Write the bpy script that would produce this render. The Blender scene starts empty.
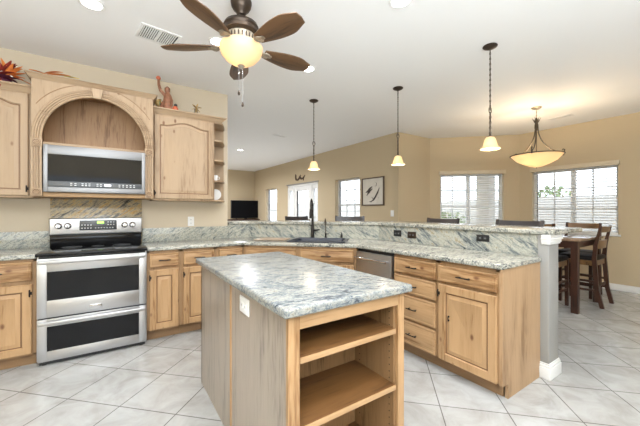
import bpy, bmesh, math, random
from mathutils import Vector, Matrix
PI = math.pi
random.seed(4)
S = bpy.context.scene
COL = S.collection

# ------------------------------------------------------------------ camera, light, exposure
CAM_H = 1.266
cam = bpy.data.cameras.new('camera')
cam.sensor_width = 36.0
cam.lens = 36 * 307.46 / 640
cam.shift_y = -(213 - 210.534) / 640
cam.clip_start = 0.02
co = bpy.data.objects.new('camera', cam)
co.location = (0, 0, CAM_H)
co.rotation_euler = (PI / 2, 0, -math.radians(33.878))
COL.objects.link(co)
S.camera = co
S.view_settings.view_transform = 'Standard'
S.view_settings.look = 'None'
S.view_settings.gamma = 1
S.view_settings.use_curve_mapping = False
S.view_settings.exposure = 0.12
S.cycles.use_denoising = True
S.cycles.max_bounces = 10
S.cycles.diffuse_bounces = 6
S.cycles.sample_clamp_indirect = 6

W = bpy.data.worlds.new('sky')
S.world = W
W.use_nodes = True
bg = W.node_tree.nodes['Background']
bg.inputs[0].default_value = (0.80, 0.90, 1.0, 1)
bg.inputs[1].default_value = 3.4
CAN_POWER = 7.0
WARM_POWER = 1.0
FILL_POWER = 470.0
fl = bpy.data.lights.new('ceiling_fill', 'AREA'); fl.shape = 'RECTANGLE'; fl.size = 4.6; fl.size_y = 2.4
fl.energy = FILL_POWER; fl.color = (.86, .94, 1.0)
fo = bpy.data.objects.new('ceiling_fill', fl); COL.objects.link(fo)
fo.location = (-.9, -1.7, 1.5); fo.rotation_euler = (PI - .15, 0, 0)     # added fill light aimed up at the ceiling, tipped toward the kitchen

# ------------------------------------------------------------------ materials
def newmat(name):
    m = bpy.data.materials.new(name)
    m.use_nodes = True
    return m, m.node_tree.nodes, m.node_tree.links, m.node_tree.nodes['Principled BSDF']

def plain(name, col, rough=0.5, metal=0.0, noise=0.0, nscale=8.0, bump=0.0, **kw):
    m, n, l, b = newmat(name)
    b.inputs['Base Color'].default_value = (*col, 1)
    b.inputs['Roughness'].default_value = rough
    b.inputs['Metallic'].default_value = metal
    for k, v in kw.items():
        b.inputs[k.replace('_', ' ')].default_value = v
    if noise or bump:
        tc = n.new('ShaderNodeTexCoord')
        nz = n.new('ShaderNodeTexNoise')
        nz.inputs['Scale'].default_value = nscale
        nz.inputs['Detail'].default_value = 5
        l.new(tc.outputs['Object'], nz.inputs['Vector'])
        if noise:
            r = n.new('ShaderNodeValToRGB')
            r.color_ramp.elements[0].position = 0.3
            r.color_ramp.elements[1].position = 0.7
            r.color_ramp.elements[0].color = (*[c * (1 - noise) for c in col], 1)
            r.color_ramp.elements[1].color = (*[min(1, c * (1 + noise)) for c in col], 1)
            l.new(nz.outputs['Fac'], r.inputs['Fac'])
            l.new(r.outputs['Color'], b.inputs['Base Color'])
        if bump:
            bp = n.new('ShaderNodeBump')
            bp.inputs['Strength'].default_value = bump
            bp.inputs['Distance'].default_value = 0.002
            l.new(nz.outputs['Fac'], bp.inputs['Height'])
            l.new(bp.outputs['Normal'], b.inputs['Normal'])
    return m

def wood(name, light, dark, axis='z', knots=True, rough=0.5, ring=9.0, knotcol=(0.16, 0.07, 0.03)):
    m, n, l, b = newmat(name)
    tc = n.new('ShaderNodeTexCoord')
    mp = n.new('ShaderNodeMapping')
    k = 0.09
    mp.inputs['Scale'].default_value = {'z': (1, 1, k), 'x': (k, 1, 1), 'y': (1, k, 1)}[axis]
    l.new(tc.outputs['Object'], mp.inputs['Vector'])
    nz = n.new('ShaderNodeTexNoise')
    nz.inputs['Scale'].default_value = ring
    nz.inputs['Detail'].default_value = 6
    nz.inputs['Roughness'].default_value = 0.6
    nz.inputs['Distortion'].default_value = 0.6
    l.new(mp.outputs['Vector'], nz.inputs['Vector'])
    fine = n.new('ShaderNodeTexNoise')
    fine.inputs['Scale'].default_value = ring * 9
    fine.inputs['Detail'].default_value = 3
    l.new(mp.outputs['Vector'], fine.inputs['Vector'])
    big = n.new('ShaderNodeTexNoise')
    big.inputs['Scale'].default_value = 2.3
    l.new(tc.outputs['Object'], big.inputs['Vector'])
    add = n.new('ShaderNodeMath'); add.operation = 'MULTIPLY_ADD'
    l.new(fine.outputs['Fac'], add.inputs[0]); add.inputs[1].default_value = 0.45
    l.new(nz.outputs['Fac'], add.inputs[2])
    add2 = n.new('ShaderNodeMath'); add2.operation = 'MULTIPLY_ADD'
    l.new(big.outputs['Fac'], add2.inputs[0]); add2.inputs[1].default_value = 0.3
    l.new(add.outputs[0], add2.inputs[2])
    r = n.new('ShaderNodeValToRGB')
    r.color_ramp.elements[0].position = 0.69
    r.color_ramp.elements[1].position = 1.0
    r.color_ramp.elements[0].color = (*dark, 1)
    r.color_ramp.elements[1].color = (*light, 1)
    e = r.color_ramp.elements.new(0.82)
    e.color = (*[0.25 * d + 0.75 * c for d, c in zip(dark, light)], 1)
    l.new(add2.outputs[0], r.inputs['Fac'])
    out = r.outputs['Color']
    if knots:
        mk = n.new('ShaderNodeMapping')
        mk.inputs['Scale'].default_value = {'z': (1, 1, .55), 'x': (.55, 1, 1), 'y': (1, .55, 1)}[axis]
        l.new(tc.outputs['Object'], mk.inputs['Vector'])
        v = n.new('ShaderNodeTexVoronoi')
        v.inputs['Scale'].default_value = 7.5
        l.new(mk.outputs['Vector'], v.inputs['Vector'])
        kr = n.new('ShaderNodeValToRGB')
        kr.color_ramp.elements[0].position = 0.045
        kr.color_ramp.elements[0].color = (1, 1, 1, 1)
        kr.color_ramp.elements[1].position = 0.12
        kr.color_ramp.elements[1].color = (0, 0, 0, 1)
        l.new(v.outputs['Distance'], kr.inputs['Fac'])
        mx = n.new('ShaderNodeMixRGB')
        l.new(kr.outputs['Color'], mx.inputs['Fac'])
        l.new(out, mx.inputs['Color1'])
        mx.inputs['Color2'].default_value = (*knotcol, 1)
        out = mx.outputs['Color']
    l.new(out, b.inputs['Base Color'])
    b.inputs['Roughness'].default_value = rough
    return m

def granite(name, rot=(0, 0, 0), stretch=(0.4, 1.5, 1.5), scale=5.0, cols=None, speck=0.6, rough=0.17, mixf=0.5, fine=34):
    m, n, l, b = newmat(name)
    tc = n.new('ShaderNodeTexCoord')
    m0 = n.new('ShaderNodeMapping')
    m0.inputs['Rotation'].default_value = rot
    l.new(tc.outputs['Object'], m0.inputs['Vector'])
    mp = n.new('ShaderNodeMapping')
    mp.inputs['Scale'].default_value = stretch
    l.new(m0.outputs['Vector'], mp.inputs['Vector'])
    def noise(sc, det, ro, dis, vec):
        q = n.new('ShaderNodeTexNoise')
        q.inputs['Scale'].default_value = sc; q.inputs['Detail'].default_value = det
        q.inputs['Roughness'].default_value = ro; q.inputs['Distortion'].default_value = dis
        l.new(vec, q.inputs['Vector']); return q
    broad = noise(scale, 6, .6, 1.6, mp.outputs['Vector'])
    fn = noise(fine, 6, .75, .6, mp.outputs['Vector'])
    mixn = n.new('ShaderNodeMix'); mixn.data_type = 'FLOAT'
    mixn.inputs[0].default_value = mixf
    l.new(broad.outputs['Fac'], mixn.inputs[2]); l.new(fn.outputs['Fac'], mixn.inputs[3])
    r = n.new('ShaderNodeValToRGB')
    cr = r.color_ramp
    cols = cols or GR_MAIN
    cr.elements[0].position, cr.elements[0].color = cols[0][0], (*cols[0][1], 1)
    cr.elements[1].position, cr.elements[1].color = cols[-1][0], (*cols[-1][1], 1)
    for p, c in cols[1:-1]:
        e = cr.elements.new(p); e.color = (*c, 1)
    l.new(mixn.outputs[0], r.inputs['Fac'])
    sp = noise(95, 3, .7, 0, m0.outputs['Vector'])
    sr = n.new('ShaderNodeValToRGB')
    sr.color_ramp.elements[0].position = 0.36
    sr.color_ramp.elements[0].color = (speck, speck, speck, 1)
    sr.color_ramp.elements[1].position = 0.50
    sr.color_ramp.elements[1].color = (0, 0, 0, 1)
    l.new(sp.outputs['Fac'], sr.inputs['Fac'])
    mx = n.new('ShaderNodeMixRGB')
    l.new(sr.outputs['Color'], mx.inputs['Fac'])
    l.new(r.outputs['Color'], mx.inputs['Color1'])
    mx.inputs['Color2'].default_value = (0.12, 0.13, 0.13, 1)
    l.new(mx.outputs['Color'], b.inputs['Base Color'])
    b.inputs['Roughness'].default_value = rough
    return m
GR_MAIN = [(0.40, (0.05, 0.052, 0.055)), (0.45, (0.195, 0.20, 0.19)), (0.485, (0.36, 0.365, 0.32)),
           (0.52, (0.45, 0.44, 0.37)), (0.565, (0.52, 0.51, 0.46)), (0.62, (0.38, 0.31, 0.21))]
GR_ISL = [(0.39, (0.044, 0.052, 0.067)), (0.44, (0.141, 0.159, 0.178)), (0.48, (0.229, 0.252, 0.255)),
          (0.52, (0.303, 0.303, 0.274)), (0.565, (0.355, 0.358, 0.333)), (0.62, (0.296, 0.259, 0.185))]
GR_SPL = [(0.385, (0.05, 0.055, 0.06)), (0.435, (0.19, 0.215, 0.22)), (0.475, (0.33, 0.35, 0.32)),
          (0.52, (0.43, 0.42, 0.35)), (0.565, (0.50, 0.50, 0.44)), (0.62, (0.34, 0.28, 0.17))]
GR_GOLD = [(0.40, (0.035, 0.035, 0.03)), (0.45, (0.16, 0.135, 0.10)), (0.485, (0.34, 0.29, 0.21)),
           (0.52, (0.48, 0.39, 0.23)), (0.565, (0.50, 0.32, 0.11)), (0.62, (0.34, 0.16, 0.04))]

def tile_floor():
    m, n, l, b = newmat('floor_tile')
    tc = n.new('ShaderNodeTexCoord')
    mp = n.new('ShaderNodeMapping')
    mp.inputs['Rotation'].default_value = (0, 0, -PI / 4)
    mp.inputs['Location'].default_value = (-.075, -.029, 0)
    l.new(tc.outputs['Object'], mp.inputs['Vector'])
    br = n.new('ShaderNodeTexBrick')
    br.offset = 0; br.squash = 1
    br.inputs['Scale'].default_value = 1
    br.inputs['Brick Width'].default_value = .4064
    br.inputs['Row Height'].default_value = .4064
    br.inputs['Mortar Size'].default_value = .0034
    br.inputs['Mortar Smooth'].default_value = 0.1
    br.inputs['Bias'].default_value = 0
    br.inputs['Color1'].default_value = (0.45, 0.455, 0.45, 1)
    br.inputs['Color2'].default_value = (0.41, 0.41, 0.40, 1)
    br.inputs['Mortar'].default_value = (0.16, 0.155, 0.145, 1)
    l.new(mp.outputs['Vector'], br.inputs['Vector'])
    nz = n.new('ShaderNodeTexNoise')
    nz.inputs['Scale'].default_value = 4.5
    nz.inputs['Detail'].default_value = 7
    nz.inputs['Roughness'].default_value = .62
    nz.inputs['Distortion'].default_value = 1.1
    l.new(tc.outputs['Object'], nz.inputs['Vector'])
    r = n.new('ShaderNodeValToRGB')
    r.color_ramp.elements[0].position = .33
    r.color_ramp.elements[0].color = (.83, .81, .78, 1)
    r.color_ramp.elements[1].position = .62
    r.color_ramp.elements[1].color = (1.06, 1.06, 1.06, 1)
    l.new(nz.outputs['Fac'], r.inputs['Fac'])
    mx = n.new('ShaderNodeMixRGB'); mx.blend_type = 'MULTIPLY'; mx.inputs['Fac'].default_value = 1
    l.new(br.outputs['Color'], mx.inputs['Color1']); l.new(r.outputs['Color'], mx.inputs['Color2'])
    l.new(mx.outputs['Color'], b.inputs['Base Color'])
    bp = n.new('ShaderNodeBump'); bp.inputs['Strength'].default_value = .35; bp.inputs['Distance'].default_value = .002
    bp.invert = True
    l.new(br.outputs['Fac'], bp.inputs['Height'])
    l.new(bp.outputs['Normal'], b.inputs['Normal'])
    b.inputs['Roughness'].default_value = .24
    return m

def emit(name, col, strength):
    m, n, l, b = newmat(name)
    b.inputs['Base Color'].default_value = (*col, 1)
    b.inputs['Emission Color'].default_value = (*col, 1)
    b.inputs['Emission Strength'].default_value = strength
    b.inputs['Roughness'].default_value = .4
    return m

def lampglass(name, col, strength):
    # frosted glass that scatters the bulb inside it
    m, n, l, b = newmat(name)
    out = n['Material Output']
    t = n.new('ShaderNodeBsdfTranslucent'); t.inputs[0].default_value = (*col, 1)
    b.inputs['Base Color'].default_value = (*col, 1)
    b.inputs['Roughness'].default_value = .3
    b.inputs['Emission Color'].default_value = (1, .74, .42, 1)
    b.inputs['Emission Strength'].default_value = strength
    mx = n.new('ShaderNodeMixShader'); mx.inputs[0].default_value = .5
    l.new(b.outputs[0], mx.inputs[1]); l.new(t.outputs[0], mx.inputs[2])
    l.new(mx.outputs[0], out.inputs[0])
    return m

M = {}
M['wall'] = plain('wall_paint', (0.54, 0.44, 0.295), .85, bump=.15, nscale=60)
M['kitchen'] = plain('kitchen_paint', (0.57, 0.49, 0.375), .85, bump=.15, nscale=60)
M['ceil'] = plain('ceiling_paint', (0.88, 0.88, 0.88), .9, bump=.2, nscale=50)
M['white'] = plain('white_paint', (0.80, 0.80, 0.79), .45)
M['column'] = plain('column_paint', (0.28, 0.275, 0.262), .7)
M['trimgrey'] = plain('soft_white_trim', (0.70, 0.70, 0.69), .5)
M['floor'] = tile_floor()
ALD, ALDd = (0.45, 0.28, 0.14), (0.23, 0.115, 0.042)
M['alder_v'] = wood('alder_upright_grain', ALD, ALDd, 'z')
M['alder_side'] = wood('alder_end_panel', (0.42, 0.275, 0.155), (0.25, 0.145, 0.07), 'z', knots=False)
M['alder_h'] = wood('alder_level_grain', ALD, ALDd, 'x')
M['alder_pale'] = wood('pale_alder', (0.39, 0.275, 0.17), (0.26, 0.168, 0.095), 'z')
M['alder_pale_h'] = wood('pale_alder_level', (0.39, 0.275, 0.17), (0.26, 0.168, 0.095), 'x', knots=False)
M['alder_frame'] = wood('alder_face_frame', (0.33, 0.20, 0.10), (0.20, 0.11, 0.045), 'z', knots=False)  # darker than the doors so the reveals read as shaded
M['groove_dark'] = plain('dark_groove_brown', (0.17, 0.085, 0.04), .5)  # dark brown for the panel grooves and rosette discs
M['toe'] = wood('toe_kick_wood', (0.30, 0.18, 0.09), (0.17, 0.09, 0.04), 'x', knots=False)
M['oak'] = wood('oak_ply', (0.36, 0.30, 0.24), (0.20, 0.165, 0.13), 'z', knots=False, rough=.3, ring=14)
M['oak_tan'] = wood('tan_oak_ply', (0.28, 0.165, 0.078), (0.13, 0.07, 0.028), 'z', knots=False, rough=.45, ring=14)  # darkened to carry the shade inside the island shelves
M['oak_shelf'] = wood('oak_shelf', (0.17, 0.078, 0.024), (0.085, 0.036, 0.010), 'x', knots=False, ring=14)  # shade on the inner shelves put into a darker colour
M['niche'] = wood('niche_oak', (0.38, 0.22, 0.105), (0.20, 0.10, 0.04), 'z', knots=False, ring=12)
M['granite'] = granite('granite_worktop', mixf=.72, fine=48, speck=.75)
M['granite_isl'] = granite('granite_island', (0, 0, .30), (0.45, 1.4, 1.4), 7.0, GR_ISL, .7, mixf=.72, fine=52, rough=.26)
M['granite_spl'] = granite('granite_splash', (0, PI / 5, 0), (0.35, 1.4, 1.7), 11.0, GR_SPL, .7, mixf=.58, fine=46)
M['granite_spl_y'] = granite('granite_splash_peninsula', (-PI / 5, 0, 0), (1.4, 0.35, 1.7), 9.0, GR_SPL, .6, mixf=.5, fine=42)
M['granite_spl_d'] = granite('granite_splash_angled', (0, -PI / 5, 0), (0.4, 1.4, 1.6), 10.0, GR_SPL, .6, mixf=.55, fine=46)
M['granite_gold'] = granite('granite_gold', (0, PI / 5, 0), (0.35, 1.4, 1.8), 8.0, GR_GOLD, .5, mixf=.5)
M['steel'] = plain('stainless_steel', (0.52, 0.52, 0.53), .36, 1.0)
M['steel_satin'] = plain('satin_steel', (0.25, 0.25, 0.255), .45, 1.0)
M['steel2'] = plain('bright_steel', (0.58, 0.58, 0.59), .18, 1.0)
M['blackglass'] = plain('black_glass', (0.008, 0.008, 0.009), .03, Specular_IOR_Level=.22)
M['black'] = plain('black_plastic', (0.015, 0.015, 0.016), .4)
M['iron'] = plain('black_iron', (0.022, 0.018, 0.016), .42, .6)
M['panelgrey'] = plain('control_panel_grey', (0.07, 0.075, 0.08), .25)
M['button'] = plain('button_grey', (0.55, 0.56, 0.57), .5)
M['greenlit'] = emit('clock_display', (.45, .9, .15), 1.3)
M['sink'] = plain('dark_composite', (0.018, 0.022, 0.036), .3)
M['board'] = plain('tan_board', (0.36, 0.27, 0.19), .35, noise=.1, nscale=20)
M['bronze'] = plain('aged_bronze', (0.075, 0.055, 0.042), .4, .8)
M['darkpewter'] = plain('dark_pewter', (0.06, 0.048, 0.036), .4, .7, noise=.25, nscale=40)
M['pewter'] = plain('antique_pewter', (0.38, 0.33, 0.26), .4, .7, noise=.25, nscale=40)
M['blade'] = wood('fan_blade_wood', (0.125, 0.065, 0.030), (0.045, 0.022, 0.010), 'x', knots=False, rough=.35)
M['bowl'] = lampglass('amber_frosted_bowl', (0.72, 0.60, 0.44), 0.25)
M['shade'] = lampglass('amber_frosted_shade', (0.74, 0.61, 0.42), 0.32)
M['chairwood'] = wood('dark_walnut', (0.055, 0.019, 0.009), (0.014, 0.006, 0.003), 'z', knots=False, rough=.42)
M['lit_railwood'] = wood('lit_brown_rail', (0.22, 0.12, 0.05), (0.06, 0.03, 0.012), 'x', knots=False, rough=.28)  # lighter copy of the walnut: light on the rails put into its colour
M['tabletop'] = wood('polished_walnut_top', (0.26, 0.17, 0.11), (0.12, 0.07, 0.04), 'x', knots=False, rough=.1)
M['leather'] = plain('black_leather', (0.012, 0.010, 0.010), .55, Specular_IOR_Level=.25)
M['stoolwood'] = plain('black_brown_stool', (0.035, 0.03, 0.032), .3, noise=.2)
M['slat'] = plain('white_blind_slat', (0.82, 0.82, 0.81), .5)
M['valance'] = plain('cream_valance', (0.62, 0.53, 0.39), .6)
M['vinyl'] = plain('white_vinyl', (0.82, 0.83, 0.84), .35)
M['red'] = plain('dark_red_silk', (0.26, 0.03, 0.022), .6, noise=.3, nscale=30)
M['orange'] = plain('orange_silk', (0.72, 0.23, 0.05), .6, noise=.2, nscale=30)
M['yellowleaf'] = plain('yellow_leaf', (0.70, 0.55, 0.12), .6)
M['plum'] = plain('plum_silk', (0.12, 0.02, 0.05), .6)
M['carved'] = plain('carved_brown', (0.25, 0.105, 0.055), .5, noise=.25, nscale=30)
M['redfig'] = plain('terracotta_red', (0.55, 0.13, 0.06), .5)
M['gold'] = plain('dull_gold', (0.50, 0.34, 0.13), .45, .3, noise=.3, nscale=60)
M['china'] = plain('white_china', (0.82, 0.82, 0.82), .15)
M['paper'] = plain('cream_paper', (0.66, 0.62, 0.55), .7, noise=.06)
M['ink'] = plain('charcoal_ink', (0.07, 0.06, 0.055), .7)
M['frame'] = plain('dark_bronze_frame', (0.085, 0.05, 0.03), .4)
M['screen'] = plain('tv_screen', (0.003, 0.003, 0.004), .6, Specular_IOR_Level=.1)
M['concrete'] = plain('patio_concrete', (0.55, 0.52, 0.48), .9, noise=.08)
M['stucco'] = plain('outdoor_stucco', (0.62, 0.60, 0.57), .9, noise=.06)
M['leafgreen'] = plain('hedge_green', (0.20, 0.28, 0.12), .7, noise=.5, nscale=18)
M['darkgap'] = plain('dark_gap', (0.01, 0.01, 0.01), .8)
m, n, l, b = newmat('window_glass')
b.inputs['Base Color'].default_value = (1, 1, 1, 1); b.inputs['Roughness'].default_value = 0
tr = n.new('ShaderNodeBsdfTransparent'); gl = n.new('ShaderNodeBsdfGlossy'); gl.inputs['Roughness'].default_value = 0.01
mx = n.new('ShaderNodeMixShader')
mx.inputs[0].default_value = .06; l.new(tr.outputs[0], mx.inputs[1]); l.new(gl.outputs[0], mx.inputs[2])
l.new(mx.outputs[0], n['Material Output'].inputs[0])
M['glass'] = m

# ------------------------------------------------------------------ mesh helpers
class MB:
    def __init__(s): s.bm = bmesh.new()
    def _app(s, b2, mat=None):
        if mat is not None: bmesh.ops.transform(b2, matrix=mat, verts=b2.verts)
        me = bpy.data.meshes.new('t'); b2.to_mesh(me); b2.free(); s.bm.from_mesh(me); bpy.data.meshes.remove(me)
        return s
    def box(s, x0, x1, y0, y1, z0, z1, bev=0.0, mat=None, seg=2):
        b = bmesh.new(); bmesh.ops.create_cube(b, size=1)
        for v in b.verts: v.co = Vector(((x0 + x1) / 2 + v.co.x * abs(x1 - x0), (y0 + y1) / 2 + v.co.y * abs(y1 - y0), (z0 + z1) / 2 + v.co.z * abs(z1 - z0)))
        if bev: bmesh.ops.bevel(b, geom=b.edges[:], offset=bev, segments=seg, affect='EDGES', profile=.5)
        return s._app(b, mat)
    def prism(s, poly, z0, z1, bev=0.0, mat=None, seg=3):
        b = bmesh.new()
        a = [b.verts.new((x, y, z0)) for x, y in poly]; c = [b.verts.new((x, y, z1)) for x, y in poly]
        b.faces.new(a[::-1]); b.faces.new(c); k = len(poly)
        for i in range(k): b.faces.new((a[i], a[(i + 1) % k], c[(i + 1) % k], c[i]))
        bmesh.ops.recalc_face_normals(b, faces=b.faces)
        if bev: bmesh.ops.bevel(b, geom=b.edges[:], offset=bev, segments=seg, affect='EDGES', profile=.5)
        return s._app(b, mat)
    def prism_y(s, poly, y0, y1, mat=None, bev=0.0):   # polygon in x,z extruded along y
        R = Matrix(((1, 0, 0, 0), (0, 0, 1, 0), (0, 1, 0, 0), (0, 0, 0, 1)))
        q = MB().prism(poly, y0, y1, bev); bmesh.ops.transform(q.bm, matrix=R, verts=q.bm.verts)
        bmesh.ops.recalc_face_normals(q.bm, faces=q.bm.faces)
        return s._app(q.bm, mat)
    def rings(s, rings, cap0=True, cap1=True, closed=True, mat=None):
        b = bmesh.new(); R = [[b.verts.new(p) for p in r] for r in rings]; k = len(R[0])
        for i in range(len(R) - 1):
            for j in range(k if closed else k - 1):
                b.faces.new((R[i][j], R[i][(j + 1) % k], R[i + 1][(j + 1) % k], R[i + 1][j]))
        if cap0: b.faces.new(R[0][::-1])
        if cap1: b.faces.new(R[-1])
        bmesh.ops.recalc_face_normals(b, faces=b.faces)
        return s._app(b, mat)
    def lathe(s, prof, c=(0, 0, 0), seg=32, mat=None, cap=True):   # prof = [(r,z)]
        return s.rings([[(c[0] + r * math.cos(2 * PI * j / seg), c[1] + r * math.sin(2 * PI * j / seg), c[2] + z) for j in range(seg)] for r, z in prof], cap, cap, mat=mat)
    def tube(s, pts, r, seg=8, mat=None, closed=False):
        pts = [Vector(p) for p in pts]; rs = r if isinstance(r, (list, tuple)) else [r] * len(pts)
        rings = []; up = None
        for i, p in enumerate(pts):
            if closed: t = pts[(i + 1) % len(pts)] - pts[i - 1]
            else: t = pts[min(i + 1, len(pts) - 1)] - pts[max(i - 1, 0)]
            t.normalize()
            if up is None: up = Vector((0, 0, 1)) if abs(t.z) < .9 else Vector((1, 0, 0))
            n1 = (up - t * up.dot(t)); n1.normalize(); up = n1; n2 = t.cross(n1)
            rings.append([tuple(p + (n1 * math.cos(2 * PI * j / seg) + n2 * math.sin(2 * PI * j / seg)) * rs[i]) for j in range(seg)])
        if closed: rings.append(rings[0]); return s.rings(rings, False, False, mat=mat)
        return s.rings(rings, mat=mat)
    def bar(s, pts, w, d, mat=None, side=(1, 0, 0)):   # square-section bar along pts: w along side, d across
        pts = [Vector(p) for p in pts]; sv = Vector(side); rings = []
        for i, p in enumerate(pts):
            t = pts[min(i + 1, len(pts) - 1)] - pts[max(i - 1, 0)]; t.normalize()
            n2 = t.cross(sv); n2.normalize()
            ww = w[i] if isinstance(w, (list, tuple)) else w; dd = d[i] if isinstance(d, (list, tuple)) else d
            rings.append([tuple(p + sv * a * ww / 2 + n2 * c * dd / 2) for a, c in ((-1, -1), (1, -1), (1, 1), (-1, 1))])
        return s.rings(rings, mat=mat)
    def build(s, name, mat, parent=None, smooth=True, ang=35, loc=None, rotz=0):
        bmesh.ops.remove_doubles(s.bm, verts=s.bm.verts, dist=1e-6)
        me = bpy.data.meshes.new(name)
        if loc is not None:
            bmesh.ops.translate(s.bm, verts=s.bm.verts, vec=-Vector(loc))
        s.bm.to_mesh(me); s.bm.free()
        me.materials.append(M[mat] if isinstance(mat, str) else mat)
        if smooth:
            me.shade_smooth(); me.set_sharp_from_angle(angle=math.radians(ang))
        o = bpy.data.objects.new(name, me); COL.objects.link(o)
        if parent is not None: o.parent = parent
        if loc is not None: o.location = loc
        return o

def tag(o, label=None, cat=None, group=None, kind=None):
    if label: o['label'] = label
    if cat: o['category'] = cat
    if group: o['group'] = group
    if kind: o['kind'] = kind
    return o
def thing(name, label, cat, loc=(0, 0, 0), rz=0, group=None):
    o = bpy.data.objects.new(name, None); COL.objects.link(o); o.empty_display_size = .1
    o.location = loc; o.rotation_euler = (0, 0, rz)
    return tag(o, label, cat, group)
def struct(name, mb, mat, **k):
    return tag(mb.build(name, mat, **k), kind='structure')
def copy_tree(o, parent=None):
    c = o.copy(); COL.objects.link(c)
    if parent: c.parent = parent
    for ch in list(o.children): copy_tree(ch, c)
    return c
def rz(a): return Matrix.Rotation(a, 4, 'Z')
def T(x, y, z): return Matrix.Translation((x, y, z))

# ------------------------------------------------------------------ room shell
ZC = 2.763
YW = 3.975            # kitchen back wall
XE = 4.5              # living room east wall
XR = 6.64             # nook right wall
def wall_with_holes(L, z1, holes, th):   # local: along +x from 0..L, y 0..th outward, z 0..z1 ; holes (x0,x1,z0,z1)
    m = MB(); x = 0
    for (a, b_, c, d) in sorted(holes):
        m.box(x, a, 0, th, 0, z1)
        if c > 0: m.box(a, b_, 0, th, 0, c)
        m.box(a, b_, 0, th, d, z1)
        x = b_
    m.box(x, L, 0, th, 0, z1)
    return m
def place(o, loc, r): o.location = loc; o.rotation_euler = (0, 0, r); return o

TH = .16
XL, YB, YF = -3.6, -3.4, 11.2
struct('floor', MB().prism([(XL, YB), (XR + .2, YB), (XR + .2, 4.4), (XE + .2, 4.4), (XE + .2, YF + .2), (XL, YF + .2)], -.1, 0), 'floor', smooth=False)
struct('ceiling', MB().prism([(XL, YB), (XR + .2, YB), (XR + .2, 4.4), (XE + .2, 4.4), (XE + .2, YF + .2), (XL, YF + .2)], ZC, ZC + .1), 'ceil', smooth=False)
# kitchen back wall ends free at x=1.226
struct('wall_kitchen_back', MB().box(-2.4, 1.226, YW, YW + .125, 0, ZC), 'kitchen')
struct('wall_kitchen_left', MB().box(-2.52, -2.4, 1.2, YW + .125, 0, ZC), 'wall')
struct('wall_living_far', MB().box(XL, XE + TH, YF, YF + TH, 0, ZC), 'wall')
struct('wall_outer_left', MB().box(XL - TH, XL, YB, YF + TH, 0, ZC), 'wall')
# east wall of the living room seen obliquely; runs +y from y=4.03. local x -> +y : rotate 90, outward (local y) -> -x, so mirror: use rot -90 from far end
EY0, EY1 = 4.03, YF
def eh(y0, y1, z0, z1): return (EY1 - y1, EY1 - y0, z0, z1)
EH = [eh(9.27, 10.18, .55, 2.02), eh(6.80, 8.52, 0.0, 2.03), eh(5.13, 6.04, .80, 2.01)]
o = struct('wall_living_right', wall_with_holes(EY1 - EY0, ZC, EH, TH), 'wall'); place(o, (XE, EY1, 0), -PI / 2)
struct('wall_nook_back', MB().box(XE, 5.45, 4.03, 4.03 + TH, 0, ZC), 'wall')
DA, DB = Vector((5.45, 4.03, 0)), Vector((6.64, 2.84, 0))
DL = (DB - DA).length
# diagonal: local x along (1,-1)/sqrt2, outward local y -> (1,1)/sqrt2
DH0, DH1 = .205, 1.405
o = struct('wall_nook_diagonal', wall_with_holes(DL, ZC, [(DH0, DH1, .88, 2.015)], TH), 'wall'); place(o, DA, -PI / 4)
# right wall: from (6.64,2.84) toward -y
RH = [(2.84 - 2.62, 2.84 - 1.41, .88, 2.01)]
o = struct('wall_nook_right', wall_with_holes(2.84 - YB, ZC, RH, TH), 'wall'); place(o, (XR, 2.84, 0), -PI / 2)
# unseen rear wall, its openings added to let daylight in
o = struct('wall_rear', wall_with_holes(XR - XL, ZC, [(2.4, 3.6, 1.0, 2.1), (6.2, 8.6, 1.0, 2.2)], TH), 'wall'); place(o, (XR, YB, 0), PI)

# half wall under the bar, with its granite splash
hw_in = [(1.226, 3.975), (1.51, 3.975), (2.737, 2.748), (2.737, .965)]
hw_out = [(2.867, .965), (2.867, 2.802), (1.564, 4.105), (1.226, 4.105)]
struct('wall_bar', MB().prism(hw_in + hw_out, 0, 1.083), 'column', smooth=False)
# end cap trim of half wall: post wrap, capital, base
struct('trim_1', MB().box(2.700, 2.885, .955, 1.028, .0, 1.083, .004), 'column')
cp = MB()
for k, (e, z0, z1) in enumerate(((.010, 1.010, 1.022), (.016, 1.022, 1.045), (.024, 1.045, 1.062), (.016, 1.062, 1.083))):
    cp.box(2.700 - e, 2.885 + e, .955 - e, 1.0, z0, z1, .004)
struct('trim_2', cp, 'trimgrey')
cp = MB()
for e, z0, z1 in ((.016, 0, .085), (.011, .085, .104), (.006, .104, .118)):
    cp.box(2.700 - e, 2.885 + e, .955 - e, 1.024, z0, z1, .004)
    cp.box(2.867, 2.885 + e, 1.0, 2.8, z0, z1, .004)
struct('baseboard_bar', cp, 'trimgrey')
bb = MB()
bb.box(XR - .015, XR, YB, 2.83, 0, .10, .004)
struct('baseboard_right', bb, 'white')
o = struct('baseboard_diagonal', MB().box(0, DL, -.015, 0, 0, .10, .004), 'white'); place(o, DA, -PI / 4)
struct('baseboard_nook', MB().box(XE, 5.45, 4.015, 4.03, 0, .10, .004), 'white')

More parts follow.
